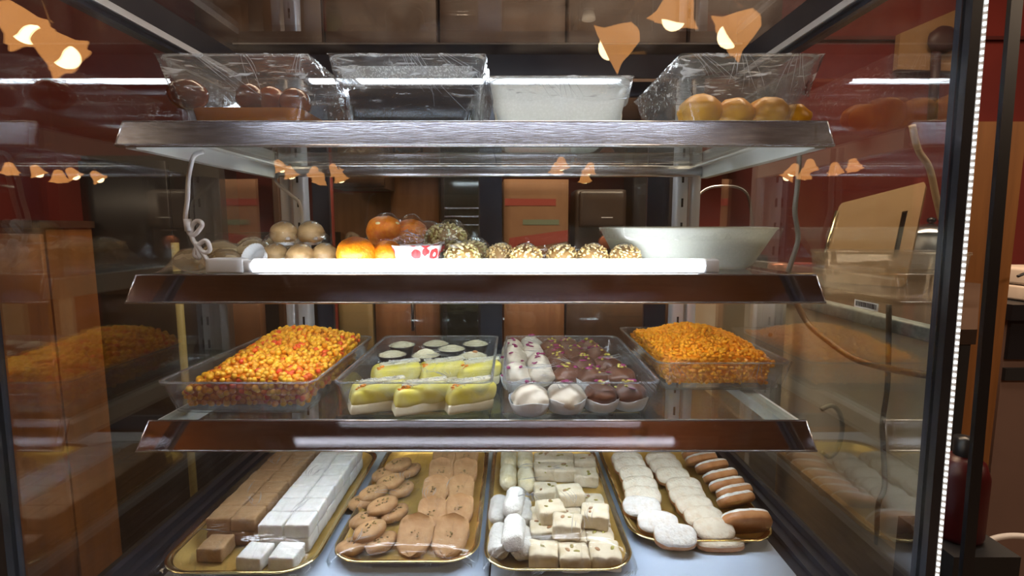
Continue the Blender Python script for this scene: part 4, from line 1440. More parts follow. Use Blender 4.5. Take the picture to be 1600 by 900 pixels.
def shell_cookie(seed):
    """tongue-shaped cookie with a raised curled lip at the far end and a wavy near edge"""
    b = MB()
    nu, nv = 20, 22

    def top(u, v):
        a = u * 2 - 1
        w_ = v * 2 - 1
        hw = 0.0200 * max(0.0, 1 - abs(w_) ** (2.4 if w_ < 0 else 4.0)) ** (0.5 if w_ < 0 else 0.33) + 0.0012
        x = a * hw * (1.0 + 0.06 * mnoise.noise(Vector((v * 5, a, seed))))
        y = 0.0245 * w_ + (0.0010 * sin(a * 9 + seed) * max(0, -w_))
        rim = max(abs(a) ** 5, max(0, w_) ** 7)
        z = 0.0090 + 0.0006 * mnoise.noise(Vector((x * 150, y * 150, seed)))
        if w_ > -0.1:
            z += 0.0080 * rim * min(1, (w_ + 0.1) * 1.2)
        if w_ < -0.7:
            z -= 0.003 * (-w_ - 0.7) / 0.3
        if abs(a) > 0.93:
            z -= 0.003
        return (x, y, z)
    b.grid(nu, nv, top)
    b.grid(nu, nv, lambda u, v: (top(1 - u, v)[0] * .97, top(1 - u, v)[1] * .98, 0.0))
    edge = [(i / nu, 0) for i in range(nu)] + [(1, j / nv) for j in range(nv)] + [(1 - i / nu, 1) for i in range(nu)] + [(0, 1 - j / nv) for j in range(nv)]
    tp = [top(*e) for e in edge]
    bt = [(p[0] * .97, p[1] * .98, 0) for p in tp]
    m_ = len(tp)
    b.add(bt + tp, [(i, (i + 1) % m_, m_ + (i + 1) % m_, m_ + i) for i in range(m_)], 0, True)
    return b


def bits(parent, n, rx, ry, z, m, seed, name='nut_bits', s=0.0016):
    rnd = random.Random(seed)
    b = MB()
    for k in range(n):
        b.ico((rnd.uniform(-rx, rx), rnd.uniform(-ry, ry), z), s * rnd.uniform(.6, 1.2), 1, (1.5, 1, 0.7), 0, M=Matrix.Rotation(rnd.uniform(0, 6.28), 3, 'Z'))
    return b.build(name, m, parent)


def cr2(cx, cy, z):
    return PZ(500 + cx * 0.23333, 690 + cy * 0.23333, z)


ovals = [(222, 672, 38, 0.004, 0), (412, 648, 52, 0.004, 0), (332, 568, 40, 0.017, 8), (300, 500, 45, 0.004, 0), (500, 455, 55, 0.004, 0), (418, 402, 38, 0.018, 8), (285, 380, 45, 0.004, 0), (545, 300, 55, 0.004, 0),
         (358, 318, 40, 0.014, 6), (470, 245, 38, 0.018, 8), (598, 172, 55, 0.004, 0), (438, 195, 40, 0.010, 5), (525, 135, 35, 0.018, 6)]
where = ['tray corner end, single', 'front, leaning beside the shells', 'front, lying on top', 'front, under the top ones', 'second pair, shell side', 'second pair, lying on top', 'second pair, fudge-tray side',
         'third pair, shell side', 'third pair, fudge-tray side', 'third pair, lying on top', 'back, shell side', 'back, fudge-tray side', 'back, lying on top']
ov = [oval_cookie(k).mesh('oval_cookie', M_cookie) for k in range(4)]
for i, (cx, cy, a, dz, tl) in enumerate(ovals):
    q = cr2(cx, cy, ZG + dz + 0.012)
    t = empty('oval_cookie', (q.x, q.y, ZG + dz - 0.001), R(a), 'tan pointed oval cookie with chopped nuts, %s' % where[i], 'cookie', 'pointed oval cookies in the gold tray')
    o = obj('cookie_body', ov[i % 4], t, None, (R(tl), R(-tl * .6), 0))
    nb = bits(t, 9, 0.011, 0.006, 0.0146, M_nutbits, i)
    nb.rotation_euler = (R(tl), R(-tl * .6), 0)
shells = [(640, 640), (875, 642), (752, 490), (932, 470), (775, 335), (942, 330), (812, 210), (972, 212), (832, 120), (982, 112)]
sh_ = [shell_cookie(k).mesh('shell_cookie', M_cookie) for k in range(4)]
for i, (cx, cy) in enumerate(shells):
    q = cr2(cx, cy, ZG + 0.014)
    t = empty('shell_cookie', (q.x, q.y, ZG + 0.0105), R((-6, -10, 5, -6, -3, 2, 4, -4, 2, -3)[i]), 'tan tongue-shaped cookie with raised lip, %s pair from front, %s' % (ORD[i // 2], 'oval-cookie side' if i % 2 == 0 else 'nougat-tray side'), 'cookie', 'tongue-shaped cookies in the gold tray')
    sc = 1.2 if i < 2 else 1.04
    o = obj('cookie_body', sh_[i % 4], t, None, (R(23), 0, 0), (sc, sc, sc))
    nb = bits(t, 6, 0.006, 0.006, 0.0115 * sc, M_nutbits, 40 + i, s=0.0013)
    nb.rotation_euler = (R(23), 0, 0)

# logs and nougat
def log_mesh(m, seed, ln=0.066, r=0.0135):
    vs, fs = lump(0.0300, ln, 0.0265, 0.0130, 12, 0.0018, 110, seed)
    b = MB(); b.add(vs, fs, 0, True)
    return b.mesh('sugared_log', m)


lw = [log_mesh(M_log_w, k) for k in range(3)]
lc = [log_mesh(M_log, 5 + k) for k in range(3)]


def cr3(cx, cy, z):
    return PZ(730 + cx * 0.23333, 690 + cy * 0.23333, z)


logs = [(215, 640, 0, -2, lw, 'white sugared log lying at the tray front, edge side'), (362, 645, 0, 3, lw, 'white sugared log lying at the tray front, nougat side'), (212, 440, 0, -2, lw, 'white sugared log, bottom layer behind the front pair, edge side'),
        (372, 450, 0, 3, lw, 'white sugared log, bottom layer behind the front pair, nougat side'), (312, 590, 1, -4, lw, 'white sugared log stacked on top, front one'), (315, 390, 1, -8, lw, 'white sugared log stacked on top, rear one'),
        (275, 225, 0, 0, lc, 'creamy yellow log, middle of the tray, edge side'), (395, 240, 0, 2, lc, 'creamy yellow log, middle of the tray, nougat side'), (278, 110, 0, 0, lc, 'creamy yellow log, back of the tray, edge side'), (388, 112, 0, 0, lc, 'creamy yellow log, back of the tray, nougat side')]
for i, (cx, cy, lay, a, ms, lab) in enumerate(logs):
    q = cr3(cx, cy, ZG + 0.018 + lay * 0.020)
    o = obj('sugared_log', ms[i % 3], None, (q.x, q.y, ZG + lay * 0.021 + (0.002 if 6 <= i else 0)), (0, 0, R(a)))
    tag(o, lab, 'sweet', 'sugared logs in the gold tray')


def nougat_mesh(seed):
    vs, fs = lump(0.0410, 0.0375, 0.0225, 0.0040, 10, 0.0022, 80, seed)
    b = MB(); b.add(vs, fs, 0, True)
    return b.mesh('nougat_square', M_nougat)


nm = [nougat_mesh(k) for k in range(4)]
nou = [(512, 705, 0, 'front row, log side'), (715, 722, 0, 'front row, middle'), (922, 715, 0, 'front row, outer side'), (515, 560, 0, 'second row, log side'), (700, 612, 0, 'second row, middle'), (885, 612, 0, 'second row, outer side'),
       (515, 470, 0, 'third row, log side'), (690, 480, 0, 'third row, middle'), (865, 500, 0, 'third row, outer side'), (530, 300, 0, 'fourth row, log side'), (672, 350, 0, 'fourth row, middle'), (830, 380, 0, 'fourth row, outer side'),
       (670, 520, 1, 'lying on top, front one'), (560, 425, 1, 'lying on top, log side'), (855, 455, 1, 'lying on top, outer side'), (688, 315, 1, 'lying on top, rear one'),
       (522, 160, 0, 'fifth row, log side'), (650, 165, 0, 'fifth row, middle'), (795, 200, 0, 'fifth row, outer side'), (520, 95, 0, 'back row, log side'), (640, 95, 0, 'back row, middle'), (785, 105, 0, 'back row, outer side')]
for i, (cx, cy, lay, lab) in enumerate(nou):
    q = cr3(cx, cy, ZG + 0.022 + lay * 0.022)
    t = empty('nougat_square', (q.x, q.y, ZG + lay * 0.0225), R((-3, 0, -3, 2, 1, -4, 3, 2, -2, 0, 3, -3, -8, 10, -12, 6, 0, 1, -2, 1, 0, -2)[i]), 'cream nougat square with nuts, %s' % lab, 'sweet', 'nougat squares in the gold tray')
    o = obj('nougat_body', nm[i % 4], t)
    rn = random.Random(i + 300)
    b = MB()
    for k in range(3 + i % 2):
        if k < 2 + i % 2:
            b.ico((rn.uniform(-.011, .011), rn.uniform(-.011, .011), 0.0226), rn.uniform(0.0022, 0.0038), 2, (1.5, 0.9, 0.45), 0 if rn.random() < .6 else 1, 0.2, i, Matrix.Rotation(rn.uniform(0, 6.28), 3, 'Z'))
        else:
            b.ico((rn.uniform(-.012, .012), -0.0172, rn.uniform(0.006, 0.018)), rn.uniform(0.0018, 0.003), 2, (1.3, 0.4, 0.8), rn.randrange(2), 0.2, i)
    b.build('nuts', [M_pist, M_almond], t)

# dusted pastries: brown slice with a sugared face
def pastry(seed, sx=0.060, sy=0.037, sz=0.0145):
    b = MB()
    n = 44

    def ring(k, z, amp):
        out = []
        for i in range(n):
            t = 2 * pi * i / n
            c_, s_ = cos(t), sin(t)
            ex = 0.72
            px_ = sx / 2 * math.copysign(abs(c_) ** ex, c_) * k
            py_ = sy / 2 * math.copysign(abs(s_) ** ex, s_) * k
            g = Vector((px_ * 120 + seed * 3, py_ * 120, z * 120))
            out.append((px_ + amp * mnoise.noise(g), py_ + amp * mnoise.noise(g + Vector((9, 0, 0))), z + amp * mnoise.noise(g + Vector((0, 9, 0)))))
        return out
    b.loft([ring(0.90, 0.0, 0.0), ring(0.985, sz * 0.12, 0.0006), ring(1.0, sz * 0.45, 0.0007), ring(0.985, sz * 0.68, 0.0008)], 0, True, True, False)
    b.loft([ring(0.985, sz * 0.68, 0.0008), ring(0.965, sz * 0.86, 0.0010), ring(0.88, sz * 0.98, 0.0010), ring(0.66, sz * 1.07, 0.0012), ring(0.4, sz * 1.10, 0.0012), ring(0.15, sz * 1.11, 0.0010), ring(0.01, sz * 1.11, 0.0)], 1, True, False, True)
    return b


def cr4(cx, cy, z):
    return PZ(930 + cx * 0.2111, 690 + cy * 0.2111, z)


pw = [pastry(k).mesh('dusted_pastry', [M_pastry, M_sugar]) for k in range(3)]
pc = [pastry(k + 6).mesh('dusted_pastry', [M_pastry, M_sugar_warm]) for k in range(3)]
DG = 'sugar-dusted oval pastries in the gold tray'
colA = [(590, 655, 24), (462, 560, 26), (345, 448, 26), (352, 368, 26), (330, 292, 26), (300, 212, 26), (255, 150, 26), (235, 105, 26)]
for i, (cx, cy, tl) in enumerate(colA):
    q = cr4(cx, cy, ZG + 0.026)
    o = obj('dusted_pastry', (pw if i < 3 else pc)[i % 3], None, (q.x, q.y, ZG + 0.0115), (R(tl), 0, R((-4, -6, -8, -3, -2, -2, 0, 0)[i])))
    tag(o, 'sugar-dusted oval pastry in the nougat-side column, %s from front' % ORD[i], 'pastry', DG)
colB = [(872, 610, 24), (800, 520, 25), (730, 440, 25), (680, 370, 25), (655, 300, 25), (570, 222, 25), (520, 155, 25), (485, 108, 25)]
for i, (cx, cy, tl) in enumerate(colB):
    q = cr4(cx, cy, ZG + 0.024)
    o = obj('dusted_pastry', pc[i % 3], None, (q.x, q.y, ZG + 0.0095), (R(tl), 0, R((2, -3, 2, -2, 0, -2, 0, 2)[i])))
    tag(o, 'sugar-dusted oval pastry in the middle column, %s from front' % ORD[i], 'pastry', DG)
colC = [(1140, 650, 0), (1075, 480, 0), (1062, 420, 0), (1005, 365, 0), (955, 300, 0), (890, 225, 0), (810, 170, 0), (780, 118, 0)]
for i, (cx, cy, _) in enumerate(colC):
    q = cr4(cx, cy, ZG + 0.018)
    sc = 1.18 if i == 0 else 1.0
    o = obj('dusted_pastry', pw[i % 3], None, (q.x, q.y + (0.010 if i else 0.004), ZG + (0.0165 if i else 0.0200)), (R(-46 if i else -62), R(-6 if i else -8), R(8 if i else -6)), (sc, sc, sc))
    tag(o, ('large glazed brown pastry leaning at the tray front, sugared edge up' if i == 0 else 'brown pastry on edge with a sugared top, outer column, %s from front' % ORD[i]), 'pastry', DG)
q = cr4(925, 735, ZG + 0.010)
o = obj('dusted_pastry', pc[0], None, (q.x, q.y, ZG), (0, 0, 0), (1.15, 0.7, 0.75))
tag(o, 'crumbly sugared pastry lying flat under the middle column at the front', 'pastry', DG)

# ------------------------------------------------------------------ sticker on the right side glass
st = empty('barcode_sticker', (GR - 0.0008, 0.655, 1.2635), 0, 'small white barcode sticker on the right side glass', 'sticker')
q0, q1 = PZ(1335, 470, 1.0), None
ya, yb_ = GR * 800 / (1375 - 800) * 0.992, GR * 800 / (1337 - 800) * 0.992
zt = P(1355, 471, GR * 800 / 555 * 0.992).z
zb_ = P(1355, 483, GR * 800 / 555 * 0.992).z
st.location = (GR - 0.0004, (ya + yb_) / 2, zb_)
hy = (yb_ - ya) / 2
MB().box(-0.0004, 0, -hy, hy, 0, zt - zb_).build('label_paper', mat('sticker_paper', (0.75, 0.74, 0.66), 0.6), st)
b = MB(); rn = random.Random(2)
yy = -hy * 0.86
while yy < hy * 0.86:
    wd = rn.choice((0.0004, 0.0007, 0.0011))
    b.box(-0.0006, -0.0004, yy, yy + wd, (zt - zb_) * .2, (zt - zb_) * .85)
    yy += wd + rn.choice((0.0005, 0.0008))
b.build('bars', M_ink, st)

# ------------------------------------------------------------------ counter beside the case (right)
XS = 0.66
cz = CZ - 0.237 * XS           # top of the stone edge
ct = empty('side_counter', (1.0, 1.35, 0), 0, 'beige counter with grey speckled stone edge, right of the display case', 'counter')


def ctp(mb, name, m):
    o = mb.build(name, m, ct)
    o.matrix_parent_inverse = Matrix.Translation((-1.0, -1.35, 0))
    return o


PLAN = [(XS + 0.012, 0.80), (0.725, 0.80), (1.32, 1.46), (1.32, 2.05), (XS + 0.012, 2.05)]
ctp(MB().prism(PLAN, 2, 0.0, cz - 0.026), 'side_panel', M_beige_panel)
ctp(MB().prism([(XS + 0.016, 0.792), (0.724, 0.792), (0.724, 0.7995), (XS + 0.016, 0.7995)], 2, 0.0, cz - 0.026), 'end_panel', M_black_matte)
ctp(MB().bevbox(XS, XS + 0.03, 0.79, 2.06, cz - 0.026, cz, 0.004, 4), 'stone_edge', M_stone)
ctp(MB().prism([(XS + 0.03, 0.79), (0.73, 0.79), (1.34, 1.455), (1.34, 2.06), (XS + 0.03, 2.06)], 2, cz - 0.026, cz - 0.002), 'worktop', M_counter_top)
ctp(MB().box(XS - 0.002, XS + 0.012, 0.81, 2.04, 0.52, 0.80), 'lower_board', mat('tan_lower_board', (0.42, 0.31, 0.18), 0.6, col2=(0.36, 0.25, 0.13), scale=4))
# white upright behind the rear right corner of the case
wu = empty('white_cabinet_corner', (0.592, 1.185, 0), 0, 'narrow white metal cabinet with two screws, behind the right rear corner', 'cabinet')
MB().bevbox(-0.012, 0.052, 0.0, 0.03, 0.60, 1.235, 0.004, 4).build('panel', M_white_metal, wu)
MB().bevbox(-0.020, -0.006, -0.004, 0.02, 0.60, 1.235, 0.003, 4).build('edge_strip', M_white_metal, wu)
for zz in (1.215 - 0.03, 1.10):
    MB().ico((0.016, -0.001, zz), 0.005, 2, (1, 0.5, 1)).build('screw', M_cord_dark, wu)
cord('power_cable', [(1243, 470), (1262, 505), (1290, 530), (1330, 558), (1372, 572), (1420, 582), (1465, 588)], 0, 0.006, M_cord_brown, 'thick brown cable sagging across the beige counter panel', ys=[1.10, 1.07, 1.00, 0.93, 0.88, 0.82, 0.78], cat='cable')
cord('power_cable', [(1389, 476), (1388, 560), (1386, 610), (1379, 660), (1380, 700), (1382, 760), (1372, 790), (1370, 850)], 0.865, 0.0042, M_cord_dark, 'thin dark cable hanging straight down the counter panel', cat='cable')
cord('cable_loop', [(1283, 640), (1300, 634), (1312, 646), (1316, 670), (1309, 700), (1296, 714), (1283, 706)], 0.985, 0.0045, mat('pale_cable', (0.42, 0.42, 0.33), 0.5), 'pale cable bent into a round loop by the counter panel', cat='cable')

# things on the counter
bd = empty('cutting_board', (0, 0, 0), 0, 'large tan cutting board with dark slot handle leaning on the counter', 'cutting board')
A_, B_, C_, D_ = P(1283, 392, 1.50), P(1312, 318, 1.55), P(1448, 283, 1.40), P(1418, 402, 1.34)
A_.z = D_.z = cz + 0.001
bd.location = A_
nrm = (D_ - A_).cross(B_ - A_).normalized()
ex = (D_ - A_)
b = MB()
th = nrm * -0.014


def BQ(u, v):
    return (A_ * (1 - u) + D_ * u) * (1 - v) + (B_ * (1 - u) + C_ * u) * v


sl = [(0.80, 0.30), (0.86, 0.30), (0.86, 0.72), (0.80, 0.72)]
us, vs_ = [0, 0.03, 0.80, 0.86, 0.97, 1], [0, 0.04, 0.28, 0.74, 0.96, 1]
for i in range(5):
    for j in range(5):
        if i == 2 and j == 2:
            continue
        c4 = [(us[i], vs_[j]), (us[i + 1], vs_[j]), (us[i + 1], vs_[j + 1]), (us[i], vs_[j + 1])]
        if (i in (0, 4)) and (j in (0, 4)):       # rounded corners
            cu = us[1] if i == 0 else us[4]
            cv = vs_[1] if j == 0 else vs_[4]
            cor = (0 if i == 0 else 1, 0 if j == 0 else 1)
            c4 = [p for p in c4 if p != cor]
        vs2 = [BQ(*p) - A_ for p in c4]
        k = len(vs2)
        b.add(vs2 + [p + th for p in vs2], [tuple(range(k)), tuple(range(2 * k - 1, k - 1, -1))] + [(a, a + k, (a + 1) % k + k, (a + 1) % k) for a in range(k)])
b.build('board', M_board, bd)
b = MB()
h4 = [BQ(*p) - A_ for p in ((0.79, 0.27), (0.87, 0.27), (0.87, 0.75), (0.79, 0.75))]
b.tube([h4[0] + th * .5, h4[1] + th * .5, h4[2] + th * .5, h4[3] + th * .5, h4[0] + th * .5], 0.004, 6)
b.add([p + th * 0.9 for p in h4] + [p + th * 1.6 for p in h4], [(0, 1, 2, 3), (7, 6, 5, 4), (0, 4, 5, 1), (1, 5, 6, 2), (2, 6, 7, 3), (3, 7, 4, 0)])
b.build('slot_handle', M_black_matte, bd)
b = MB(); b.tube([BQ(-0.012, 0.06) - A_, BQ(-0.012, 0.9) - A_], 0.006, 8)
b.build('metal_edge', mat('gilded_edge', (0.6, 0.55, 0.35), 0.15, 1.0), bd)
# clear storage box in front of the board
q = P(1385, 402, 1.12)
bx = empty('storage_box', (q.x, q.y, cz + 0.001), R(-14), 'cloudy clear plastic box on the dark counter before the cutting board', 'box')
b = MB(); b.loft([rrect(-0.125, 0.125, -0.05, 0.06, 0.02, 0.0), rrect(-0.135, 0.135, -0.055, 0.065, 0.022, 0.10), rrect(-0.130, 0.130, -0.05, 0.06, 0.022, 0.098), rrect(-0.12, 0.12, -0.045, 0.055, 0.02, 0.004)], 0, True, True, True)
b.build('box_wall', M_jar, bx)
b = MB(); b.loft([rrect(-0.137, 0.137, -0.057, 0.067, 0.022, 0.100), rrect(-0.137, 0.137, -0.057, 0.067, 0.022, 0.106)], 0, True, True, True)
b.build('lid', M_jar, bx)
# pot with shiny lid
q = P(1452, 380, 1.55)
pt = empty('cooking_pot', (q.x, q.y, cz + 0.001), 0, 'dark pot with shiny steel lid behind the cutting board', 'pot')
b = MB(); b.lathe([(0.001, 0), (0.07, 0), (0.075, 0.01), (0.075, 0.14), (0.072, 0.14), (0.070, 0.01), (0.001, 0.008)], 32)
b.build('pot_body', M_black, pt)
b = MB(); b.lathe([(0.078, 0.141), (0.076, 0.146), (0.05, 0.160), (0.012, 0.168), (0.001, 0.169)], 32); b.build('lid', M_steel, pt)
MB().ico((0, 0, 0.178), 0.012, 2, (1, 1, 0.8)).build('knob', M_black, pt)
# wooden plank and small red things
q = P(1228, 408, 1.45)
pl = MB().bevbox(-0.085, 0.085, -0.06, 0.06, 0, 0.030, 0.004, 5).build('wooden_plank', M_wood_pale, None, (q.x, q.y, cz + 0.001), (0, 0, R(-8)))
tag(pl, 'small pale wooden chopping block on the counter left of the cutting board', 'chopping block')
for i, (a, c2, m, lab) in enumerate(((1218, 394, M_copper, 'copper coloured round tin on the chopping block'), (1254, 394, M_red, 'dull red packet on the chopping block'))):
    q = P(a, c2, 1.44)
    b = MB()
    if i == 0:
        b.lathe([(0.001, 0), (0.026, 0), (0.028, 0.006), (0.028, 0.022), (0.020, 0.028), (0.001, 0.029)], 24)
    else:
        b.bevbox(-0.032, 0.032, -0.02, 0.02, 0, 0.028, 0.008, 6)
    tag(b.build('tin' if i == 0 else 'packet', m, None, (q.x, q.y, cz + 0.0315)), lab, 'tin' if i == 0 else 'packet')
cord('hanging_cable', [(1425, 195), (1435, 235), (1452, 262), (1463, 310), (1471, 343)], 1.35, 0.008, M_cord_tan, 'tan cord hanging in front of the red wall above the pot')
# tall chrome-framed thing behind the right upright
fr = empty('towel_rack', (P(1128, 360, 1.9).x, 1.9, cz - 0.99), 0, 'thin chrome arch rack standing behind the right upright', 'rack')
b = MB(); ar = [(-0.10, 0, 1.05), (-0.10, 0, 1.22), (-0.085, 0, 1.27), (-0.04, 0, 1.295), (0.04, 0, 1.295), (0.085, 0, 1.27), (0.105, 0, 1.20), (0.125, 0, 1.05)]
b.tube(smooth_path(ar, 5), 0.006, 8); b.build('arch', M_steel, fr)
MB().box(-0.115, 0.14, -0.07, 0.07, 0.991, 1.05).build('foot', M_black, fr)
# back counter holding that rack

# ------------------------------------------------------------------ kitchen behind the case
YK = 2.25


def kx(px, Y=YK):
    return (px - 800) / 800.0 * Y * 1.005


def unit(name, px0, px1, z0, z1, m, lab, cat, Y=YK, d=0.3, handle=None, group=None):
    x0, x1 = kx(px0, Y), kx(px1, Y)
    t = empty(name, ((x0 + x1) / 2, Y, z0), 0, lab, cat, group)
    hw = (x1 - x0) / 2 - 0.002
    MB().box(-hw, hw, 0.02, d, 0, z1 - z0).build('carcass', m, t)
    return t, hw


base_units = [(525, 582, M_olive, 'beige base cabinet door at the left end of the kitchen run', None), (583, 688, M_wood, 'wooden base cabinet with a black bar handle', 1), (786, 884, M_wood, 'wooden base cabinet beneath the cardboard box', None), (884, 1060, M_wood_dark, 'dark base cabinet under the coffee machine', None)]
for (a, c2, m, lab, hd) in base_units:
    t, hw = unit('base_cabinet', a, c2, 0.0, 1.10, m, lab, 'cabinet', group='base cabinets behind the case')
    d = MB().bevbox(-hw + .003, hw - .003, 0.0, 0.02, 0.10, 1.06, 0.004, 4).build('door', m, t)
    MB().box(-hw, hw, -0.01, 0.3, 1.06, 1.10).build('worktop', M_wood_dark, t)
    if hd:
        MB().tube([(hw - .118, -0.03, 0.90), (hw - .118, -0.03, 1.03)], 0.007, 8).build('bar_handle', M_black, d)
        b = MB()
        for zz in (0.91, 1.02):
            b.tube([(hw - .118, -0.03, zz), (hw - .118, 0.002, zz)], 0.005, 6)
        b.build('handle_stub', M_black, d)
        MB().box(hw - .113, hw - .111, -0.001, 0.004, 0.10, 1.06).build('door_gap', M_black_matte, d)
# oven tower
t, hw = unit('oven', 690, 755, 0.0, 1.75, M_black, 'black built-in oven with dark glass door in the kitchen', 'oven', Y=2.2)
dd = MB().bevbox(-hw, hw, 0.0, 0.02, 0.70, 1.22, 0.004, 4).build('oven_door', M_black, t)
MB().box(-hw + 0.02, hw - 0.02, -0.003, 0.001, 0.78, 1.12).build('door_glass', M_oven_glass, dd)
MB().tube([(-hw + 0.02, -0.03, 1.175), (hw - 0.02, -0.03, 1.175)], 0.008, 8).build('door_handle', M_steel, dd)
d2 = MB().bevbox(-hw, hw, 0.0, 0.02, 1.24, 1.70, 0.004, 4).build('upper_door', M_black, t)
MB().box(-hw + 0.015, hw - 0.015, -0.003, 0.001, 1.30, 1.58).build('door_glass', M_oven_glass, d2)
for zz in (1.36, 1.395, 1.43):
    MB().box(-hw + 0.015, hw - 0.015, -0.006, -0.003, zz, zz + 0.006).build('reflection_line', M_steel, d2)  # steel lines put in for reflections across the oven glass
# tall wooden panel beside the oven
t, hw = unit('tall_cabinet', 612, 689, 1.10, 1.75, M_wood, 'plain tall wooden cupboard left of the oven', 'cabinet', Y=2.45, d=0.14)
MB().bevbox(-hw + .002, hw - .002, 0.0, 0.02, 0.01, 0.64, 0.004, 4).build('door', M_wood, t)
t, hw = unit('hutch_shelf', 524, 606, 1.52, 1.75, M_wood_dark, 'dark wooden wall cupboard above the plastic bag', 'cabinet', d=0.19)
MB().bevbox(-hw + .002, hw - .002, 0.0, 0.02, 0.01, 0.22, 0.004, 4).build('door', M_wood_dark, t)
t, hw = unit('splashback', 524, 612, 1.10, 1.52, M_wood, 'brown wooden splashback panel behind the plastic bag', 'panel', Y=2.5, d=0.06)
# red strip by the left door stile
tag(MB().bevbox(-0.014, 0.014, -0.01, 0.02, 0, 1.66, 0.004, 4).build('red_pole', M_red, None, (kx(519, 2.1), 2.1, 0.0)), 'narrow red upright beside the left door stile', 'pole')
# plastic bag
bg = empty('plastic_bag', (kx(574, 2.36), 2.36, 1.101), 0, 'knotted pale plastic bag on the kitchen worktop', 'bag')
b = MB(); b.ico((0, 0, 0.085), 0.085, 3, (0.95, 0.7, 1.0), 0, 0.35, 4); b.build('bag_body', M_bag, bg)
b = MB()
for sg in (-1, 1):
    b.tube(smooth_path([(sg * 0.015, 0, 0.15), (sg * 0.035, 0, 0.20), (sg * 0.075, 0.005, 0.22), (sg * 0.085, 0, 0.18), (sg * 0.04, -0.01, 0.15)], 5), 0.012, 8)
b.build('knotted_handles', M_bag, bg)
b = MB(); b.ico((0, 0, 0.055), 0.055, 3, (1.2, 0.8, 0.95), 0, 0.45, 7)
tag(b.build('green_bundle', M_green_leaf, None, (kx(530, 2.3), 2.31, 1.101), None, (0.75, 0.75, 0.9)), 'dark green bundle next to the plastic bag', 'vegetables')
# kettle
kt = empty('kettle', (kx(640, 2.1), 2.30, 1.101), 0, 'dark rounded kettle with spout before the wooden cupboard', 'kettle')
kt.location.y = 2.33
kt.location.x = kx(642, 2.33)
b = MB(); b.lathe([(0.001, 0), (0.075, 0), (0.085, 0.02), (0.08, 0.09), (0.058, 0.15), (0.03, 0.175), (0.001, 0.178)], 32); b.build('kettle_body', M_black, kt)
b = MB(); b.tube([(0.06, -0.02, 0.06), (0.10, -0.03, 0.10), (0.115, -0.03, 0.14)], [0.02, 0.014, 0.010], 10); b.build('spout', M_black, kt)
b = MB(); b.tube(smooth_path([(-0.06, 0, 0.14), (-0.055, 0, 0.20), (0, 0, 0.225), (0.055, 0, 0.20), (0.06, 0, 0.14)], 5), 0.007, 8); b.build('handle', M_black, kt)
MB().ico((0, 0, 0.185), 0.012, 2).build('lid_knob', M_steel, kt)
# cardboard box with red band
cb = empty('cardboard_box', (kx(838, 2.24), 2.262, 1.101), R(4), 'brown cardboard box with red printed bands on the worktop', 'box')
MB().bevbox(-0.142, 0.142, 0.0, 0.22, 0, 0.46, 0.004, 5).build('carton', M_card, cb)
b = MB(); b.add([(-0.125, -0.0012, 0.150), (0.140, -0.0012, 0.190), (0.140, -0.0012, 0.240), (-0.118, -0.0012, 0.205)], [(0, 1, 2, 3)]); b.add([(-0.125, -0.0004, 0.150), (0.140, -0.0004, 0.190), (0.140, -0.0004, 0.240), (-0.118, -0.0004, 0.205)], [(3, 2, 1, 0)])
b.build('printed_band', M_redprint, cb)
b = MB(); b.box(-0.138, 0.085, -0.0012, -0.0002, 0.345, 0.375); b.build('printed_band', M_redprint, cb)
b = MB(); b.box(-0.06, 0.10, -0.0012, -0.0002, 0.262, 0.285); b.build('green_reflection', M_green_reflection, cb)  # green reflection line painted onto the carton
# coffee machine
cm = empty('coffee_machine', (kx(940, 2.25), 2.27, 1.101), 0, 'dark coffee machine with round copper dial', 'coffee machine')
MB().bevbox(-0.115, 0.115, 0.03, 0.25, 0, 0.42, 0.012, 6).build('machine_body', mat('dark_brown_enamel', (0.035, 0.024, 0.02), 0.35), cm)
MB().bevbox(-0.10, 0.10, -0.01, 0.05, 0.25, 0.41, 0.012, 6).build('front_panel', mat('dark_brown_enamel', (0.03, 0.02, 0.018), 0.35), cm)
b = MB(); b.lathe([(0.001, 0), (0.032, 0), (0.032, 0.016), (0.026, 0.022), (0.001, 0.023)], 28, M=Matrix.Rotation(R(90), 4, 'X')); o = b.build('dial', M_copper, cm); o.location = (0.02, 0.030, 0.185)
MB().box(-0.01, 0.05, 0.010, 0.03, 0.235, 0.243).build('spout_bar', M_steel, cm)
MB().box(-0.005, 0.045, -0.012, -0.009, 0.292, 0.296).build('label_strip', M_alu, cm)
MB().bevbox(-0.11, 0.11, -0.04, 0.05, 0, 0.03, 0.006, 5).build('drip_tray', M_black, cm)
b = MB(); b.lathe([(0.001, 0), (0.020, 0), (0.030, 0.03), (0.028, 0.03), (0.001, 0.006)], 20); o = b.build('cup', M_white_plastic, cm); o.location = (-0.075, -0.01, 0.031)
tag(MB().bevbox(-0.011, 0.011, -0.01, 0.01, 0, 0.19, 0.003, 4).build('spatula_stick', M_wood_pale, None, (kx(1021, 2.2), 2.25, 1.101)), 'short pale wooden stick standing beside the coffee machine', 'stick')
# dark fridge right of the coffee machine
t, hw = unit('tall_fridge', 985, 1075, 1.10, 2.0, M_black, 'tall black cupboard right of the coffee machine', 'cupboard', Y=2.33, d=0.2)
MB().bevbox(-hw + .002, hw - .002, 0, 0.02, 0.01, 0.88, 0.004, 4).build('door', M_black, t)
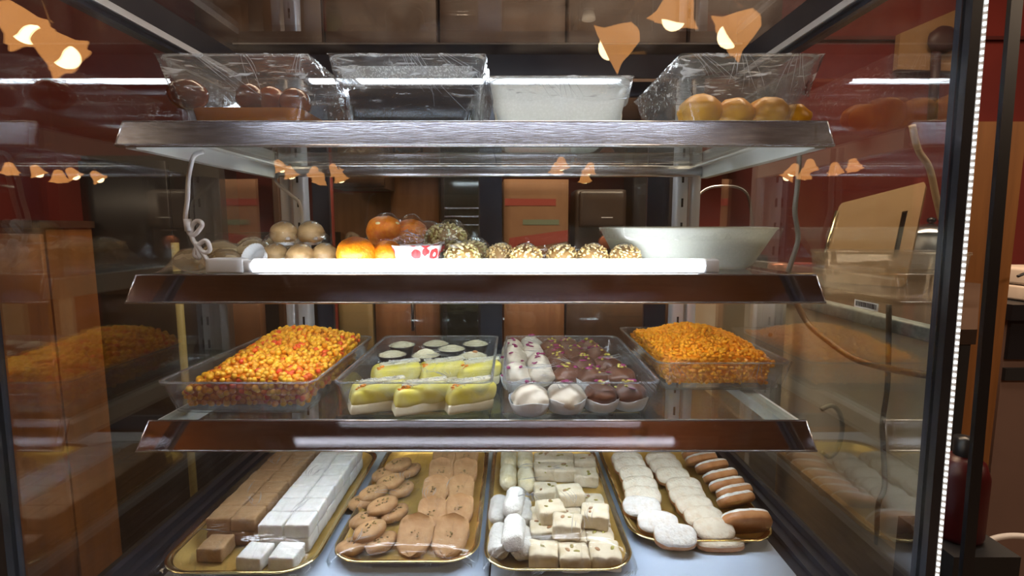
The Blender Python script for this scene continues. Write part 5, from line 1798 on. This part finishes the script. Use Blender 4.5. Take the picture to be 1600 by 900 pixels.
# wall cupboards above, seen through the top glass
for i, (a, c2) in enumerate(((330, 520), (522, 690), (692, 880), (882, 1060), (1062, 1200))):
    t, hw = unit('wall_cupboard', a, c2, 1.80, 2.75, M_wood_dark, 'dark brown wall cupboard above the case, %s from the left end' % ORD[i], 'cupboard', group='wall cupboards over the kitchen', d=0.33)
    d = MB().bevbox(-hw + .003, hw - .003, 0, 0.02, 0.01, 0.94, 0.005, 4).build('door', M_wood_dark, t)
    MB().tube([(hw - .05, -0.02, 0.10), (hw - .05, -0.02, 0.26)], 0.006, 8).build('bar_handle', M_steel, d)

# ------------------------------------------------------------------ left of the case
t = empty('wooden_cupboard', (-2.05, 1.72, 0), 0, 'orange brown wooden cupboard left of the case', 'cupboard')
xr = (147 - 800) / 800 * 1.93
t.location.x = xr - 0.55
MB().box(-0.55, 0.55, 0.02, 0.21, 0, CZ + 0.0).build('carcass', M_wood_orange, t)
for sg in (-1, 1):
    d = MB().bevbox(min(0.004 * sg, .545 * sg), max(.004 * sg, .545 * sg), 0, 0.02, 0.05, CZ - 0.02, 0.005, 4).build('door', M_wood_orange, t)
MB().box(-0.56, 0.56, -0.01, 0.215, CZ - 0.0, CZ + 0.025).build('top_board', M_wood_dark, t)
xa, xb = P(142, 480, 1.95).x, P(275, 480, 1.95).x
t = empty('tall_black_cabinet', ((xa + xb) / 2, 1.95, 0), 0, 'tall black cabinet between the wooden cupboard and the red wall', 'cabinet')
MB().box(-(xb - xa) / 2, (xb - xa) / 2, 0.02, 0.5, 0, 1.62).build('carcass', M_black_matte, t)
MB().bevbox(-(xb - xa) / 2, (xb - xa) / 2, 0, 0.02, 0.02, 1.60, 0.005, 4).build('door', M_black, t)
xa, xb = -1.262, P(484, 480, 2.1).x
t = empty('low_black_cabinet', ((xa + xb) / 2, 2.1, 0), 0, 'low black cabinet against the red wall, left of the kitchen', 'cabinet')
MB().box(-(xb - xa) / 2, (xb - xa) / 2, 0.02, 0.45, 0, CZ - 0.02).build('carcass', M_black_matte, t)
MB().bevbox(-(xb - xa) / 2 + .003, -0.004, 0, 0.02, 0.02, CZ - 0.03, 0.005, 4).build('door', M_black, t)
MB().bevbox(0.004, (xb - xa) / 2 - .003, 0, 0.02, 0.02, CZ - 0.03, 0.005, 4).build('door', M_black, t)
q = P(287, 560, 1.75)
tag(MB().tube([(0, 0, 0), (0, 0, 1.30)], 0.0125, 10).build('olive_pipe', mat('olive_pipe', (0.34, 0.30, 0.12), 0.5), None, (q.x, 1.75, 0)), 'thin olive upright pipe left of the case', 'pipe')
for i, a in enumerate((432, 470)):
    q = P(a, 300, 1.9)
    tag(MB().bevbox(-0.012, 0.012, -0.01, 0.01, 0, 1.75, 0.003, 4).build('dark_upright', M_wood_dark, None, (q.x, 1.9, 0)), 'dark slim upright before the red wall, %s' % ('nearer the cord' if i == 0 else 'behind the left aluminium upright'), 'post', 'slim uprights before the red wall')

# ------------------------------------------------------------------ right of the case, outside
fp = empty('black_door_post', (0, 0, 0), 0, 'thick black upright post at the right edge, outside the case', 'post')
q0_, q1_ = P(1590, 0, 0.64), P(1512, 900, 0.60)
dv = (q0_ - q1_) / (q0_.z - q1_.z)
b_, t_ = q1_ - dv * q1_.z, q0_ + dv * 0.5
fp.location = (b_.x, b_.y, 0)
b = MB()
vs = []
for p in (Vector((0, 0, 0)), t_ - b_):
    vs += [p + Vector((-0.007, 0, 0)), p + Vector((0.007, 0, 0)), p + Vector((0.0072, 0.006, 0)), p + Vector((-0.0068, 0.006, 0))]
b.add(vs, [(3, 2, 1, 0), (4, 5, 6, 7), (0, 1, 5, 4), (1, 2, 6, 5), (2, 3, 7, 6), (3, 0, 4, 7)])
b.build('post', M_black, fp)
xw = P(1525, 300, 1.5).x
t = empty('wooden_partition', (0, 0, 0), 0, 'warm brown wooden panel seen past the right front post', 'panel')
t.location = (P(1546, 300, 1.55).x + 0.06, 1.55, 0)
MB().box(-0.11, 0.03, 0, 0.03, 0, 1.66).build('board', M_wood_orange, t)
q = P(1590, 455, 1.7)
wt = empty('service_counter', (q.x + 0.30, 1.62, 0), 0, 'dark topped counter with pinkish brown front at the far right', 'counter')
MB().box(-0.40, 0.60, 0.0, 0.5, 0, 1.06).build('front_panel', M_pinkbrown, wt)
MB().box(-0.42, 0.62, -0.03, 0.52, 1.06, 1.11).build('worktop', M_black, wt)
MB().box(-0.40, 0.60, -0.012, 0.0, 0.86, 0.90).build('groove_bar', M_black_matte, wt)
MB().box(-0.40, 0.60, -0.012, 0.0, 0.93, 1.06).build('drawer_front', M_black, wt)
for i, (dz, hh, lab) in enumerate(((0.0, 0.05, 'lower of two flat white cartons on the far right counter'), (0.052, 0.055, 'upper of two flat white cartons on the far right counter'))):
    tag(MB().bevbox(-0.16, 0.16, -0.1, 0.12, 0, hh, 0.004, 4).build('flat_carton', M_white_box, None, (q.x + 0.14, 1.75, 1.111 + dz), (0, 0, R(3 * i))), lab, 'carton', 'flat cartons on the far right counter')
rbt = empty('red_bucket', (P(1503, 745, 0.69).x, 0.69, 0.0), 0, 'dark red plastic canister with black cap by the front post', 'canister')
zz0 = P(1503, 835, 0.69).z
b = MB(); b.lathe([(0.001, 0), (0.029, 0), (0.031, 0.008), (0.031, 0.092), (0.025, 0.112), (0.015, 0.120), (0.001, 0.120)], 28, (0, 0, zz0)); b.build('body', M_red_plastic, rbt)
b = MB(); b.lathe([(0.013, 0.119), (0.014, 0.145), (0.001, 0.147)], 20, (0, 0, zz0)); b.build('cap', M_black, rbt)
tag(MB().box(-0.045, 0.045, -0.05, 0.05, 0, zz0 - 0.001).build('black_plinth_box', M_black_matte, None, (rbt.location.x, 0.69, 0)), 'black box beneath the dark red canister', 'box')
cord('power_cable', [(1526, 862), (1545, 845), (1570, 838), (1600, 838), (1640, 845)], 1.0, 0.006, M_cord, 'white cord lying at the lower right outside the case')
cord('wall_cable', [(1590, 432), (1620, 420), (1660, 408)], 1.5, 0.004, M_black, 'thin black cord at the far right above the cartons')

# tan poster with dark hanging thing on the red wall
q = P(1460, 60, 2.2)
ps = empty('wall_poster', (P(1452, 60, 2.55).x, 2.55, P(1452, 105, 2.55).z), 0, 'tan board with slanted top edge on the red wall', 'board')
zb2 = ps.location.z
pq = [P(1402, 108, 2.55) - ps.location, P(1520, 112, 2.55) - ps.location, P(1520, 4, 2.55) - ps.location, P(1407, 52, 2.55) - ps.location]
b = MB(); b.prism([(p.x, p.z) for p in pq], 1, 0.0, 0.03); b.build('board', M_tan_poster, ps)
q = P(1474, 62, 2.52)
hp = empty('hanging_ladle', (q.x, 2.52, q.z), 0, 'dark round hanging object against the tan board', 'utensil')
MB().ico((0, 0, 0), 0.072, 3, (1.0, 0.45, 0.85), 0, 0.12, 3).build('round_head', mat('dark_maroon', (0.05, 0.015, 0.015), 0.5), hp)
MB().tube([(-0.02, 0.01, -0.04), (-0.01, 0.01, -0.36)], 0.02, 10).build('handle', mat('dark_maroon', (0.05, 0.015, 0.015), 0.5), hp)
tag(MB().box(-1.1, 1.1, -0.02, 0.0, 0, 0.016).build('dark_wall_strip', mat('maroon_strip', (0.09, 0.012, 0.01), 0.6), None, (P(1400, 62, 2.6).x, 2.6, P(1400, 64, 2.6).z)), kind='structure')  # thin dark maroon strip running across the red wall
bpy.data.objects['dark_wall_strip'].name = 'wall_strip_1'

# ------------------------------------------------------------------ flower lamps on the customers' side (their reflections show in the front glass)
def mirror(p):
    n = Vector((0, 1, -LEAN)).normalized()
    d = n.dot(p - Vector((0, 0.535, CZ)))
    return p - 2 * d * n


def lamp_cluster(name, spots, lab, r=0.072):
    pts = [mirror(P(a, b_, Y)) for (a, b_, Y, rot) in spots]
    c_ = sum(pts, Vector()) / len(pts)
    t = empty(name, (c_.x, c_.y, 2.95), 0, lab, 'lamp', 'flower lamps on the customers side')
    hub = Vector((0, 0, min(max(p.z for p in pts) + 0.25, 2.86) - 2.95))
    b = MB(); b.tube([(0, 0, 0), hub], 0.010, 8); b.ico(hub, 0.03, 2); b.lathe([(0.001, -0.03), (0.05, -0.025), (0.06, 0.0)], 20)
    b.build('stem', M_brass, t)
    for (p, sp_) in zip(pts, spots):
        l = p - Vector((c_.x, c_.y, 2.95))
        arm = MB(); arm.tube(smooth_path([hub, (hub + l) / 2 + Vector((0, 0, 0.08)), l + Vector((0, 0, 0.8 * r))], 5), 0.006, 6)
        a = arm.build('arm', M_brass, t)
        Mx = Matrix.Translation(l) @ Matrix.Rotation(sp_[3], 4, 'Y') @ Matrix.Rotation(-0.35, 4, 'X')
        b = MB()
        b.lathe([(0.012, 0.76 * r), (r * 0.42, 0.62 * r), (r * 0.62, 0.01 * r / .072), (r * 0.75, -0.42 * r), (r, -0.76 * r)], 40, mod=lambda tt, zz: 1 + (0.16 * cos(6 * tt) * max(0, (0.28 * r - zz) / (1.04 * r))), M=Mx)
        sh = b.build('flower_shade', M_lamp_shade, t)
        b = MB(); b.ico((0, 0, -0.53 * r), r * 0.52, 3, (1, 1, 1.0), M=None)
        bo = b.build('bulb', M_lamp_bulb, sh)
        bo.matrix_local = Mx
    return t


YV = 5.2
lamp_cluster('flower_lamp', [(14, 262, YV, .3), (56, 266, YV + .1, -.3), (91, 274, YV - .2, .2), (112, 270, YV, -.5), (150, 275, YV + .2, -.6)], 'cluster of five amber flower lamps mirrored at the left side')
lamp_cluster('flower_lamp', [(436, 258, YV, -.4), (452, 268, YV - .2, -.3), (491, 268, YV + .3, .3), (500, 277, YV, .4), (522, 264, YV + .1, -.5), (530, 274, YV - .1, -.3)], 'cluster of amber flower lamps mirrored by the left aluminium upright')
lamp_cluster('flower_lamp', [(870, 262, YV, .1), (877, 254, YV - .2, -.1), (914, 276, YV + .5, -.1), (922, 262, YV + .3, .2)], 'cluster of four amber flower lamps mirrored under the top shelf')
lamp_cluster('flower_lamp', [(1241, 264, YV, .3), (1234, 272, YV + .2, .5), (1266, 257, YV - .1, -.3), (1258, 270, YV + .2, -.1), (1305, 262, YV, -.4), (1334, 256, YV - .1, -.5)], 'cluster of amber flower lamps mirrored against the red wall')
lamp_cluster('flower_lamp', [(972, 62, 2.85, 1.1), (1060, 6, 2.9, 0.2), (1160, 42, 2.85, 1.0)], 'near cluster of three amber flower lamps mirrored in the upper glass', 0.125)
lamp_cluster('flower_lamp', [(22, 30, 2.9, -0.6), (82, 72, 2.9, -0.8)], 'near pair of amber flower lamps mirrored at the upper left', 0.125)
